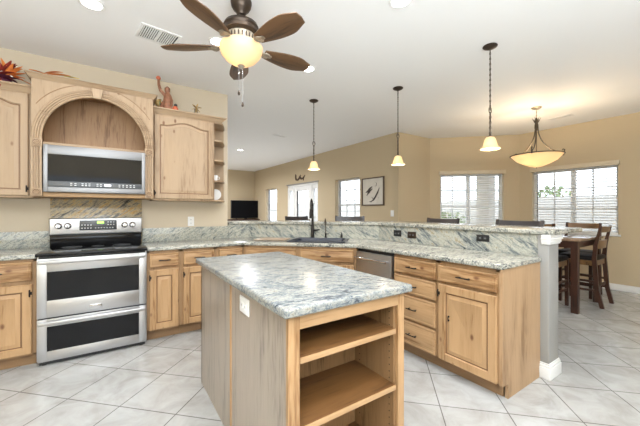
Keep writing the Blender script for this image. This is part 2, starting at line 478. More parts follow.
# ------------------------------------------------------------------ windows
def window(idx, L, z0, z1, loc, rot, nv=2, nh=0, mull=(), sill=True, depth=TH, rail=None):
    w = bpy.data.objects.new('window_%d' % idx, None); COL.objects.link(w); tag(w, kind='structure')
    w.location = loc; w.rotation_euler = (0, 0, rot)
    f = MB(); a, b_ = depth - .06, depth - .01; t = .045
    f.box(0, t, a, b_, z0, z1, .003); f.box(L - t, L, a, b_, z0, z1, .003)
    f.box(t, L - t, a, b_, z0, z0 + t, .003); f.box(t, L - t, a, b_, z1 - t, z1, .003)
    for mx_ in mull: f.box(mx_ - .035, mx_ + .035, a, b_, z0 + t, z1 - t, .003)
    if rail: f.box(t, L - t, a - .006, b_, rail - .02, rail + .02, .002)
    for q in nv if isinstance(nv, (list, tuple)) else []: f.box(q - .009, q + .009, a + .015, b_ - .01, z0 + t, z1 - t)
    for q in nh if isinstance(nh, (list, tuple)) else []: f.box(t, L - t, a + .015, b_ - .01, q - .009, q + .009)
    f.build('window_frame', 'vinyl', w)
    MB().box(t * .5, L - t * .5, (a + b_) / 2 - .003, (a + b_) / 2 + .003, z0 + t * .5, z1 - t * .5).build('pane', 'glass', w)
    if sill: MB().box(-.03, L + .03, -.03, depth - .06, z0 - .025, z0 + .004, .004).build('window_sill', 'white', w)
    return w
def blind(L, z0, z1, loc, rot, label, group, pitch=.046, tilt=12, valance=True, y=.035):
    t = thing('window_blind', label, 'blind', loc, rot, group)
    m = MB(); z = z0 + .03; w = .046
    while z < z1 - .03:
        m.box(.01, L - .01, -w / 2, w / 2, -.0014, .0014, mat=T(0, y, z) @ Matrix.Rotation(math.radians(tilt), 4, 'X'))
        z += pitch
    tag(m.build('slats', 'slat', t, smooth=False))
    MB().box(.005, L - .005, y - .025, y + .025, z0, z0 + .022, .003).build('bottom_rail', 'slat', t)
    c = MB()
    for u in ((.12, .5, .88) if L > .8 else (.2, .8)): c.tube([(L * u, y - .025, z0), (L * u, y - .025, z1)], .0016, 5)
    c.build('ladder_cord', 'slat', t)
    if valance:
        MB().box(-.02, L + .02, -.05, .0, z1 - .012, z1 + .062, .004).build('valance', 'valance', t)
    return t
def dloc(u): v = DA + (DB - DA).normalized() * u; return (v.x, v.y, 0)
Lw = DH1 - DH0
window(1, Lw, .88, 2.015, dloc(DH0), -PI / 4, nv=(.26,), mull=(Lw * .47,), nh=(1.35, 1.68))
blind(Lw, .885, 2.01, dloc(DH0), -PI / 4, 'white slat blind with cream valance over the angled nook window', None, tilt=20)
window(2, 1.21, .88, 2.01, (XR, 2.62, 0), -PI / 2, nv=(.32, .87), mull=(.605,), nh=(1.30, 1.66))
blind(1.21, .885, 2.005, (XR, 2.62, 0), -PI / 2, 'white slat blind with cream valance over the right-hand nook window', None, tilt=20)
window(3, .91, .80, 2.01, (XE, 6.04, 0), -PI / 2, nv=(.30, .60), nh=(1.25, 1.50, 1.75), rail=1.40)
window(4, .91, .55, 2.02, (XE, 10.18, 0), -PI / 2, nv=(.45,), nh=(1.0, 1.6), rail=1.28)
blind(.91, .82, 1.99, (XE, 6.04, 0), -PI / 2, 'white slat blind on the gridded living room window left of the picture', None, valance=False, tilt=5, y=.06)
blind(.91, .56, 2.0, (XE, 10.18, 0), -PI / 2, 'white slat blind on the tall far living room window beside the television', None, valance=False, tilt=8, y=.06)
# unseen rear windows, added behind the camera for daylight
window(5, 2.4, 1.0, 2.2, (XR - 6.2, YB, 0), PI, mull=(1.2,))
window(6, 1.2, 1.0, 2.1, (XR - 2.4, YB, 0), PI, mull=(.6,))
# entry door with sidelights: y 8.52 -> 6.80
d = bpy.data.objects.new('door_1', None); COL.objects.link(d); tag(d, kind='structure'); d.location = (XE, 8.52, 0); d.rotation_euler = (0, 0, -PI / 2)
L = 1.72; fr_ = MB(); a, b_ = .03, .12
for x0, x1 in ((0, .05), (.33, .39), (1.33, 1.39), (1.67, 1.72)): fr_.box(x0, x1, a - .02, b_, 0, 2.03, .003)
fr_.box(0, L, a - .02, b_, 1.97, 2.03, .003); fr_.box(0, L, a - .02, b_, 0, .03, .003)
for x0, x1 in ((.05, .33), (1.39, 1.67)):
    fr_.box(x0, x1, a, b_ - .02, .03, .35, .003); fr_.box(x0, x1, a, b_ - .02, 1.86, 1.97, .003)
    fr_.box(x0, x0 + .06, a, b_ - .02, .35, 1.86, .003); fr_.box(x1 - .06, x1, a, b_ - .02, .35, 1.86, .003)
    for q in (.73, 1.11, 1.49): fr_.box(x0 + .06, x1 - .06, a + .02, b_ - .04, q - .01, q + .01)
fr_.build('door_frame', 'white', d)
lf = MB(); lf.box(.39, .53, a, b_ - .03, .03, 1.97, .003); lf.box(1.19, 1.33, a, b_ - .03, .03, 1.97, .003)
lf.box(.53, 1.19, a, b_ - .03, .03, .95, .003); lf.box(.53, 1.19, a, b_ - .03, 1.84, 1.97, .003)
for q in (1.25, 1.55): lf.box(.53, 1.19, a + .02, b_ - .05, q - .01, q + .01)
for q in (.75, .97): lf.box(q - .01, q + .01, a + .02, b_ - .05, .95, 1.84)
lf.build('door_leaf', 'white', d)
pn = MB()
for x0, x1, z0, z1 in ((.10, .28, .35, 1.86), (1.44, 1.62, .35, 1.86), (.52, 1.2, .94, 1.85)): pn.box(x0, x1, .072, .077, z0, z1)
pn.build('pane', 'glass', d)
MB().lathe([(.001, 0), (.026, 0), (.03, .01), (.026, .03), (.012, .035), (.012, .05), (.001, .05)], mat=T(1.26, a, 1.0) @ Matrix.Rotation(PI / 2, 4, 'X')).build('door_handle', 'bronze', d)
# thin dark casing line above door
struct('trim_3', MB().box(XE - .02, XE, 6.76, 8.56, 2.03, 2.06, .003), 'column')

# ------------------------------------------------------------------ outdoors
struct('ground', MB().box(-14, 24, -14, 24, -.16, -.11), 'concrete')
yw_ = MB(); yw_.box(13.5, 13.7, -8, 20, -.1, 1.75); yw_.box(4.8, 13.5, 18.8, 19, -.1, 1.75)
tag(yw_.build('garden_wall', 'stucco'), 'pale stucco garden wall out beyond the nook windows', 'wall')
def column(name, x, y, label):
    t = thing(name, label, 'column', (x, y, 0))
    MB().box(-.18, .18, -.18, .18, -.11, 2.6, .01).build('shaft', 'stucco', t)
    MB().box(-.23, .23, -.23, .23, -.11, .25, .01).build('base', 'stucco', t)
column('patio_column', 8.95, 4.72, 'pale square patio column seen through the angled nook window')
tag(MB().box(XR + .17, 10.6, -3, 6.8, 2.6, 2.72).build('patio_cover', 'stucco'), 'pale flat patio roof outside the nook windows', 'patio roof')
def bush(x, y, r, h, label, mat='leafgreen'):
    t = thing('shrub', label, 'shrub', (x, y, -.11), group='garden shrubs along the wall')
    b = MB()
    for k in range(420):
        a = random.uniform(0, 2 * PI); u = random.random() ** .5; zz = random.uniform(.12, 1)
        rr = r * u * math.sin(PI * min(1, zz * .9)) ** .5
        p = Matrix.Translation((rr * math.cos(a), rr * math.sin(a), zz * h)) @ Matrix.Rotation(random.uniform(0, 6), 4, 'Z') @ Matrix.Rotation(random.uniform(-1, 1), 4, 'X')
        s_ = random.uniform(.05, .09)
        b.rings([[(-s_ * .4, 0, 0), (0, -.004, 0), (s_ * .4, 0, 0), (0, .004, 0)], [(-s_ * .8, 0, s_), (0, -.004, s_), (s_ * .8, 0, s_), (0, .004, s_)], [(-.004, 0, 2 * s_), (0, -.003, 2 * s_), (.004, 0, 2 * s_), (0, .003, 2 * s_)]], mat=p)
    b.build('foliage', mat, t, smooth=False)
    MB().tube([(0, 0, 0), (0, 0, h * .6)], .03).build('stem', 'chairwood', t)
bush(12.2, 8.2, .9, 1.2, 'rounded green shrub seen left through the angled nook window')
bush(11.6, 9.9, .8, 1.0, 'lower green shrub seen beside the rounded one through the angled window')
bush(15.4, 5.3, .9, 2.3, 'tall green shrub seen through the left sash of the right-hand nook window')
bush(15.4, 2.1, .9, 2.2, 'green shrub seen through the right sash of the right-hand nook window')

# ------------------------------------------------------------------ cabinet builders (local: front faces -y, x to the right)
def front(x0, x1, z0, z1, y, fw=.055, arch=0.0, raised=True, th=.02, K=20):
    """raised-panel door/drawer front, back at y, front at y-th"""
    def ring(ins, yy, ar=0.0):
        a, b_, c, d_ = x0 + ins, x1 - ins, z0 + ins, z1 - ins
        pts = [(a, yy, c), (b_, yy, c)]
        for i in range(K + 1):
            u = 1 - i / K
            s_ = 0.5 - 0.5 * math.cos(2 * PI * min(1, max(0, (u - .10) / .80)))
            pts.append((a + (b_ - a) * u, yy, d_ - ar + ar * s_ ** .8))
        return pts
    R = [ring(0, y), ring(0, y - th * .7), ring(.005, y - th)]
    if raised:
        R += [ring(fw, y - th, arch), ring(fw + .006, y - th * .45, arch), ring(fw + .014, y - th * .45, arch), ring(fw + .042, y - th * .92, arch * .95), ring(fw + .045, y - th * .86, arch * .95)]
    else:
        R += [ring(.016, y - th), ring(.020, y - th * .86), ring(.028, y - th * 1.04)]
    return MB().rings(R)
def groove_dark(x0, x1, z0, z1, y, fw=.055, arch=0.0, th=.02, K=20):
    """narrow dark line laid in the groove round the raised panel"""
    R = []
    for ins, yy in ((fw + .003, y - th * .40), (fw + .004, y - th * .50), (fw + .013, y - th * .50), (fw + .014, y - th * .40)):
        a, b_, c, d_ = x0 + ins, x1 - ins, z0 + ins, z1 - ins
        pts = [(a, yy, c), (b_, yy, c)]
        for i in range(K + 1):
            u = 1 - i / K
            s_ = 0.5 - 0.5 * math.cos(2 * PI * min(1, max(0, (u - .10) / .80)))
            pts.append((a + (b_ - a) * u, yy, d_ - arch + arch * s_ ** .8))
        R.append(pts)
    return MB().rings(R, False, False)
def handle(parent, x, y, z, L=.10, vert=False):
    m = MB(); r = .0048; e = L / 2
    P = lambda u, w: (x + (0 if vert else u), y - w, z + (u if vert else 0))
    m.tube([P(-e - .012, .030), P(-e, .030), P(0, .033), P(e, .030), P(e + .012, .030)], [.0035, .0055, .0045, .0055, .0035], 8)
    m.tube([P(-e * .8, 0), P(-e * .8, .030)], r, 8); m.tube([P(e * .8, 0), P(e * .8, .030)], r, 8)
    return m.build('handle', 'iron', parent)
def hinge(parent, x, y, z):
    m = MB(); m.tube([(x, y - .006, z - .024), (x, y - .006, z + .024)], .0055, 8)
    m.lathe([(.001, -.030), (.004, -.028), (.006, -.024), (.001, -.024)], (x, y - .006, z)); m.lathe([(.001, .024), (.006, .024), (.004, .028), (.001, .030)], (x, y - .006, z))
    m.box(x, x + .014, y - .004, y, z - .012, z + .012)
    return m.build('hinge', 'iron', parent)
def escut(parent, x, y, z):
    m = MB()
    for dz in (-.014, 0.014): m.lathe([(.001, 0), (.006, 0), (.0075, .004), (.004, .009), (.001, .010)], mat=T(x, y, z + dz) @ Matrix.Rotation(PI / 2, 4, 'X'), seg=12)
    m.tube([(x, y - .008, z - .02), (x, y - .012, z), (x, y - .008, z + .02)], .0035, 8)
    return m.build('door_pull', 'iron', parent)
ZT = .876
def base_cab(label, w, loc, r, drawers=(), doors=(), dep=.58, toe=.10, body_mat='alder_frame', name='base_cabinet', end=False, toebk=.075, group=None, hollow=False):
    """drawers: (x0,x1,z0,z1,handle_dx) ; doors: (x0,x1,z0,z1,hinge_side,pull)"""
    t = thing(name, label, 'cabinet', loc, r, group)
    b = MB(); rw = .04
    if hollow:
        b.box(0, .018, .018, dep, toe, ZT); b.box(w - .018, w, .018, dep, toe, ZT); b.box(0, w, .018, dep, toe, toe + .018); b.box(0, w, dep - .012, dep, toe, ZT)
    else: b.box(0, w, .018, dep, toe, ZT, .0015)
    b.box(0, w, 0, .020, toe, toe + .012); b.box(0, w, 0, .020, ZT - .022, ZT)
    b.box(0, .022, 0, .020, toe, ZT); b.box(w - .022, w, 0, .020, toe, ZT)
    b.box(0, w, .003, .020, toe, ZT)
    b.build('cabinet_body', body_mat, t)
    MB().box(0, w - (.012 if end else 0), toebk, toebk + .02, 0, toe + .002).build('toe_kick', 'toe', t)
    for (x0, x1, z0, z1, hd) in drawers:
        q = front(x0, x1, z0, z1, 0, raised=False).build('drawer', 'alder_h', t)
        if hd is not None: handle(q, (x0 + x1) / 2 + hd, -.02, (z0 + z1) / 2, .085)
    for (x0, x1, z0, z1, hs, pull) in doors:
        q = front(x0, x1, z0, z1, 0).build('door', 'alder_v', t)
        groove_dark(x0, x1, z0, z1, 0).build('groove_line', 'groove_dark', q)
        if hs:
            xx = x0 + .0 if hs == 'l' else x1 - .014
            for zz in (z1 - .07,): hinge(q, xx + .002, -.02, zz)
        if pull: escut(q, x1 - .03 if hs == 'l' else x0 + .03, -.02, pull)
    return t
FY = 3.36       # face plane y of back run
dr, dz0, dz1 = .70, .115, .668
base_cab('knotty alder base cabinet left of the range, one drawer over a door', .48, (-.998, FY, 0), 0,
         [(.02, .452, .703, .852, 0)], [(.02, .452, .115, .672, 'r', None)], name='base_cabinet')
base_cab('knotty alder base cabinet just right of the range, drawer over door', .30, (.263, FY, 0), 0,
         [(.022, .278, .718, .850, 0)], [(.022, .278, .115, .690, 'l', None)])
base_cab('knotty alder base cabinet second right of the range, half hidden by the island', .345, (.564, FY, 0), 0,
         [(.022, .323, .718, .850, 0)], [(.022, .323, .115, .690, 'l', None)])
base_cab('narrow alder base cabinet before the angled sink corner', .30, (.911, FY, 0), 0,
         [(.03, .285, .718, .850, 0)], [(.03, .285, .115, .690, 'l', None)])
# diagonal sink run: face along x+y = 4.575
d0 = Vector((1.214, 3.361, 0)); du = Vector((1, -1, 0)).normalized()
DG = 1.285
base_cab('left half of the angled alder sink cabinet behind the island', DG / 2, d0, -PI / 4,
         [(.035, .615, .718, .850, 0)], [(.035, .32, .115, .690, 'l', None), (.33, .615, .115, .690, 'r', None)], dep=.50, hollow=True)
p = d0 + du * (DG / 2)
base_cab('right half of the angled alder sink cabinet, beside the dishwasher', DG / 2 - .003, p, -PI / 4,
         [(.025, .60, .718, .850, 0)], [(.025, .31, .115, .690, 'l', None), (.32, .60, .115, .690, 'r', None)], dep=.50, hollow=True)
# peninsula: local x -> -y
PX = 2.125
def pen(y): return (PX, y, 0)
base_cab('alder base cabinet with a stack of four drawers in the peninsula', .455, pen(1.949), -PI / 2,
         [(.012, .437, .718, .846, 0), (.012, .437, .553, .695, 0), (.012, .437, .332, .530, 0), (.012, .437, .118, .309, 0)], dep=.57)
pc = base_cab('alder end cabinet of the peninsula with one drawer over a raised panel door', .463, pen(1.493), -PI / 2,
         [(.012, .452, .718, .838, 0)], [(.012, .452, .112, .695, 'l', None)], dep=.57, end=True)
for ch in pc.children:
    if ch.name.startswith('door'): escut(ch, .105, -.02, .45)
# end panel (faces -y) with toe notch
EP = [(PX, .10), (PX, ZT), (2.699, ZT), (2.699, 0), (PX + .075, 0), (PX + .075, .10)]
q = MB().prism_y(EP, 1.010, 1.030)
o = q.build('end_panel', 'alder_side'); 
o.parent = pc; o.matrix_parent_inverse = (Matrix.Translation((PX, 1.493, 0)) @ rz(-PI / 2)).inverted()

# dishwasher: y 2.555..1.955
t = thing('dishwasher', 'stainless steel dishwasher with a bar handle under the peninsula worktop', 'dishwasher', (PX - .012, 2.446, 0), -PI / 2)
wD = .488
MB().box(.0, wD, .02, .56, .10, .872, .003).build('body', 'black', t)
dd = MB().box(.004, wD - .004, -.018, .02, .11, .846, .006).build('door', 'steel', t)
h_ = MB(); h_.tube([(.03, -.062, .790), (.24, -.066, .790), (wD - .03, -.062, .790)], .011, 12)
for x in (.05, wD - .05): h_.tube([(x, -.018, .790), (x, -.062, .790)], .008, 10)
h_.build('handle', 'steel2', dd)
MB().box(.0, wD, .05, .08, 0, .10).build('toe_kick', 'black', t)

# ------------------------------------------------------------------ worktops
def boolean_cut(o, cutter_mb):
    c = cutter_mb.build('cut', 'black')
    md = o.modifiers.new('b', 'BOOLEAN'); md.object = c; md.operation = 'DIFFERENCE'; md.solver = 'EXACT'
    dg = bpy.context.evaluated_depsgraph_get(); dg.update()
    me = bpy.data.meshes.new_from_object(o.evaluated_get(dg)); o.modifiers.clear(); o.data = me
    bpy.data.objects.remove(c)
SKC = Vector((2.005, 3.01, 0))   # sink centre
SKW, SKD = .335, .235             # half width / half depth
CT = .914
wt = MB().prism([(.262, 3.335), (1.207, 3.335), (2.098, 2.444), (2.098, .998), (2.697, .998), (2.712, 2.738), (1.50, 3.95), (.262, 3.95)], ZT, CT, .009).build('worktop', 'granite')
tag(wt, 'speckled granite worktop running from the range round the sink to the peninsula end', 'worktop')
boolean_cut(wt, MB().box(-SKW + .02, SKW - .02, -SKD + .02, SKD - .02, ZT - .1, CT + .1, mat=Matrix.Translation(SKC) @ rz(-PI / 4)))
tag(MB().prism([(-2.3, 3.335), (-.518, 3.335), (-.518, 3.95), (-2.3, 3.95)], ZT, CT, .009).build('worktop', 'granite'),
    'short speckled granite worktop at the left edge, left of the range', 'worktop')
# splashes
tag(MB().box(-2.3, -.515, 3.951, 3.974, CT - .03, 1.066, .002).build('backsplash', 'granite_spl'), 'low granite backsplash on the wall left of the range', 'backsplash')
tag(MB().box(-.512, .262, 3.951, 3.974, .90, 1.385, .002).build('backsplash', 'granite_gold'), 'golden granite slab on the wall directly behind the range', 'backsplash')
tag(MB().box(.265, 1.226, 3.951, 3.974, CT - .03, 1.066, .002).build('backsplash', 'granite_spl'), 'low granite backsplash on the wall right of the range', 'backsplash')
t = thing('backsplash', 'tall granite backsplash under the bar top behind the sink and along the peninsula', 'backsplash', (0, 0, 0))
MB().prism([(1.228, 3.951), (1.50, 3.951), (1.510, 3.974), (1.228, 3.974)], CT - .03, 1.083).build('splash_panel', 'granite_spl', t)
mb = MB().box(0, 1.716, 0, .022, CT - .03, 1.083); q = mb.build('splash_panel', 'granite_spl_d', t); q.location = (1.502, 3.951, 0); q.rotation_euler = (0, 0, -PI / 4)
q.location = (1.500, 3.952, 0)
MB().box(2.714, 2.736, 1.030, 2.742, CT - .03, 1.083).build('splash_panel', 'granite_spl_y', t)
bt = MB().prism([(1.229, 3.935), (1.487, 3.935), (2.690, 2.732), (2.690, .925), (3.31, .925), (3.31, 2.95), (1.725, 4.46), (1.229, 4.46)], 1.084, 1.120, .007)
tag(bt.build('raised_bar_counter', 'granite'), 'raised granite bar top wrapping behind the sink and peninsula', 'bar top')

# ------------------------------------------------------------------ range
RX0, RX1 = -.512, .258
t = thing('double_oven_range', 'stainless double oven range with black glass cooktop', 'range', ((RX0 + RX1) / 2, 3.3, 0))
w = (RX1 - RX0) / 2
MB().box(-w, w, .03, .64, .03, .895, .003).build('body', 'steel', t)
ct = MB(); ct.box(-w - .006, w + .006, -.03, .60, .893, .921, .007)
ct.build('cooktop', 'blackglass', t)
bn = MB()
for x, y, r in ((-.2, .15, .10), (.2, .15, .115), (-.2, .43, .08), (.2, .43, .08), (0, .43, .05)):
    for rr in (r, r * .62):
        bn.tube([(x + rr * math.cos(a * PI / 18), y + rr * math.sin(a * PI / 18), .9212) for a in range(36)], .0012, 4, closed=True)
bn.build('burner_ring', 'panelgrey', t)
# backguard: black lower riser + steel panel
MB().box(-w + .004, w - .004, .585, .64, .915, 1.035, .004).build('riser', 'blackglass', t)
bgp = MB().prism([(-w, .565), (w, .565), (w, .645), (-w, .645)], 1.028, 1.19, .010).build('control_panel', 'steel', t)
dp = MB().box(-.155, .155, .559, .566, 1.068, 1.168, .006).build('display_panel', 'panelgrey', bgp)
MB().box(-.012, .045, .5575, .560, 1.134, 1.156, .001).build('clock_display', 'greenlit', bgp)
bt_ = MB()
for i in range(4):
    for j in range(2): bt_.box(-.14 + i * .024, -.128 + i * .024, .557, .560, 1.085 + j * .03, 1.095 + j * .03)
for i in range(7): bt_.box(-.03 + i * .024, -.018 + i * .024, .557, .560, 1.085, 1.094)
for i in range(3):
    for j in range(2): bt_.box(.075 + i * .024, .086 + i * .024, .557, .560, 1.118 + j * .025, 1.127 + j * .025)
bt_.build('buttons', 'button', bgp)
for x in (-.315, -.245, .225, .295):
    k = MB().lathe([(.001, 0), (.028, 0), (.030, .004), (.024, .010), (.022, .030), (.018, .034), (.001, .034)], mat=T(x, .565, 1.115) @ Matrix.Rotation(PI / 2, 4, 'X'), seg=24)
    k.box(-.004, .004, -.02, .02, .030, .042, .002, mat=T(x, .565, 1.115) @ Matrix.Rotation(PI / 2, 4, 'X'))
    k.build('knob', 'steel2', t)
def oven_door(z0, z1, wz0, wz1, badge):
    d_ = MB(); y0, y1 = .008, .045
    xs = (-w + .062, w - .062)
    d_.box(-w, xs[0], y0, y1, z0, z1, .003); d_.box(xs[1], w, y0, y1, z0, z1, .003)
    d_.box(xs[0] - .002, xs[1] + .002, y0, y1, z0, wz0, .003); d_.box(xs[0] - .002, xs[1] + .002, y0, y1, wz1, z1, .003)
    o_ = d_.build('oven_door', 'steel', t)
    MB().box(xs[0] - .003, xs[1] + .003, y0 + .004, y0 + .012, wz0 - .003, wz1 + .003).build('oven_window', 'blackglass', o_)
    hz = z1 - .024
    h2 = MB(); h2.prism_y([(-w + .01, hz - .014), (w - .01, hz - .014), (w - .01, hz + .014), (-w + .01, hz + .014)], -.040, -.018, bev=.008)
    for x in (-w + .03, w - .03): h2.box(x - .015, x + .015, -.03, .012, hz - .010, hz + .010, .003)
    h2.build('handle', 'steel', o_)
    if badge: MB().box(-.045, .045, .002, .010, z0 + .030, z0 + .062, .003).build('badge', 'steel2', o_)
    return o_
oven_door(.392, .872, .530, .765, True)
oven_door(.050, .380, .118, .318, False)
MB().box(-w + .004, w - .004, .020, .030, .378, .394).build('door_gap', 'black', t)
MB().box(-w + .01, w - .01, .02, .05, .871, .893).build('vent_gap', 'black', t)
kb = MB().box(-w + .012, w - .012, .035, .10, .008, .052).build('kick_plate', 'black', t)
for x, y in ((-w + .04, .06), (w - .04, .06), (-w + .04, .58), (w - .04, .58)):
    MB().lathe([(.018, 0), (.018, .03)], (x, y, 0), 12).build('foot', 'black', t)

# ------------------------------------------------------------------ upper cabinets
UF = 3.635
def crown(x0, x1, yf, yb, z, h=.055, out=.045, ends=(True, True)):
    """stepped crown profile swept round front and sides"""
    m = MB()
    prof = [(.004, 0), (.008, .010), (.014, .014), (.020, .026), (.034, .038), (out, .044), (out, h)]
    R = []
    for e, dz in prof:
        a = x0 - (e if ends[0] else 0); b_ = x1 + (e if ends[1] else 0)
        R.append([(a, yb, z + dz), (a, yf - e, z + dz), (b_, yf - e, z + dz), (b_, yb, z + dz)])
    return m.rings(R)
def upper(label, x0, x1, z0, z1, doors, cx=(0, 0), ends=(True, True), shelfcrown=None):
    t = thing('wall_cabinet', label, 'cabinet', ((x0 + x1) / 2, UF, z0))
    L_ = Vector(((x0 + x1) / 2, UF, z0))
    MB().box(x0, x1, UF, YW - .002, z0, z1, .002).build('cabinet_body', 'alder_pale', t, loc=None).matrix_parent_inverse = T(*(-L_))
    for (a, b_, c, d_, side) in doors:
        q = front(a, b_, c, d_, UF, .05, arch=.045).build('door', 'alder_pale', t); q.matrix_parent_inverse = T(*(-L_))
        groove_dark(a, b_, c, d_, UF, .05, arch=.045).build('groove_line', 'groove_dark', q)
        hx = a if side == 'l' else b_ - .014
        for zz in (c + .06,): hinge(q, hx + .002, UF - .02, zz)
    q = crown(x0 + cx[0], x1 + cx[1], UF - .002, YW - .002, z1 - .002, ends=ends).build('crown_moulding', 'alder_pale_h', t); q.matrix_parent_inverse = T(*(-L_))
    return t
upper('pale alder wall cabinet with arched door panel at the left edge', -1.40, -.588, 1.378, 2.292, [(-1.08, -.612, 1.395, 2.275, 'r')], cx=(0, -.003), ends=(False, False))
upper('pale alder wall cabinet with arched door panel right of the microwave', .338, .968, 1.372, 2.292, [(.352, .952, 1.392, 2.270, 'l')], cx=(0, .085), ends=(False, True))
# open corner shelf unit at cabinet's side
t = thing('corner_shelf_unit', 'open alder corner shelves on the right side of the wall cabinet', 'shelf unit', (.970, UF, 1.372))
LL = T(-.970, -UF, -1.372)
MB().box(.970, 1.17, 3.955, 3.974, 1.372, 2.30).build('back_panel', 'alder_pale', t).matrix_parent_inverse = LL
for z in (1.372, 1.60, 1.84, 2.07, 2.275):
    P_ = [(.971, 3.645), (1.045, 3.645), (1.075, 3.665), (1.12, 3.76), (1.16, 3.88), (1.17, 3.954), (.971, 3.954)]
    MB().prism(P_, z, z + .018, .003).build('shelf', 'alder_pale_h', t).matrix_parent_inverse = LL

# range surround with arched niche
TF = 3.545; SX0, SX1 = -.585, .335; CX = (SX0 + SX1) / 2
t = thing('microwave_cabinet', 'tall arched alder cabinet surround with fluted pilasters over the range', 'cabinet', (CX, TF, 1.38))
LT = T(-CX, -TF, -1.38)
def part(mb, name, mat, par=None):
    q = mb.build(name, mat, par or t)
    q.matrix_parent_inverse = LT if (par is None) else Matrix.Identity(4)
    return q
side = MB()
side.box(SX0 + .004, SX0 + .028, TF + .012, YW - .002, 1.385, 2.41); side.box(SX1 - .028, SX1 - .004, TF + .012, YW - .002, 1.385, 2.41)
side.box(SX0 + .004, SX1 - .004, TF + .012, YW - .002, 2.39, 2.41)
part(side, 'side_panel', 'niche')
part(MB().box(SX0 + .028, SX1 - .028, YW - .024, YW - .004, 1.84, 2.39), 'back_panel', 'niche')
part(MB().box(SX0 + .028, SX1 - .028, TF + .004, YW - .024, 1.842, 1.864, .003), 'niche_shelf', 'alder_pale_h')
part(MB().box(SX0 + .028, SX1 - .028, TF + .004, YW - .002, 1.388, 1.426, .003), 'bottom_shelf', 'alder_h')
# face with arch opening
AX, AZ, A_IN, B_IN = CX, 1.885, .392, .425
f = bmesh.new(); K = 40; inn, outr = [], []
for i in range(K + 1):
    a = PI * i / K; x = AX + A_IN * math.cos(a); z = AZ + B_IN * math.sin(a); inn.append((x, z))
    dx, dz = math.cos(a), math.sin(a)
    s1 = ((SX1 - .002 - AX) if dx > 0 else (AX - SX0 - .002)) / abs(dx) if abs(dx) > 1e-6 else 9
    s2 = (2.405 - AZ) / dz if dz > 1e-6 else 9
    s_ = min(s1, s2); outr.append((AX + s_ * dx, AZ + s_ * dz))
# add exact corner points
def facering(y): return [f.verts.new((x, y, z)) for x, z in inn], [f.verts.new((x, y, z)) for x, z in outr]
ca = math.atan2(2.405 - AZ, SX1 - .002 - AX)
for s_ in (1, -1):
    k = min(range(K + 1), key=lambda i: abs((PI * i / K) - (ca if s_ > 0 else PI - ca)))
    outr[k] = (AX + s_ * (SX1 - .002 - AX), 2.405)
i0, o0 = facering(TF - .002); i1, o1 = facering(TF + .018)
for i in range(K):
    f.faces.new((i0[i], o0[i], o0[i + 1], i0[i + 1])); f.faces.new((i1[i], i1[i + 1], o1[i + 1], o1[i]))
    f.faces.new((i0[i], i0[i + 1], i1[i + 1], i1[i])); f.faces.new((o0[i], o1[i], o1[i + 1], o0[i + 1]))
for q_ in (0, K): f.faces.new((i0[q_], o0[q_], o1[q_], i1[q_]))
bmesh.ops.recalc_face_normals(f, faces=f.faces)
mbf = MB(); mbf._app(f); part(mbf, 'arch_face', 'alder_pale')
# fluted arch moulding: rings of cross-section swept along ellipse
prof = [(0, 0), (0, -.016), (.008, -.022), (.014, -.022), (.018, -.014), (.022, -.022), (.030, -.024), (.034, -.015), (.038, -.024), (.046, -.024), (.050, -.015), (.054, -.022), (.062, -.022), (.070, -.014), (.070, 0)]
R = []
for i in range(49):
    a = PI * i / 48; R.append([(AX + (A_IN - .004 + e) * math.cos(a), TF - .002 + yy, AZ + (B_IN - .004 + e) * math.sin(a)) for e, yy in prof])
part(MB().rings(R), 'arch_moulding', 'alder_pale_h')
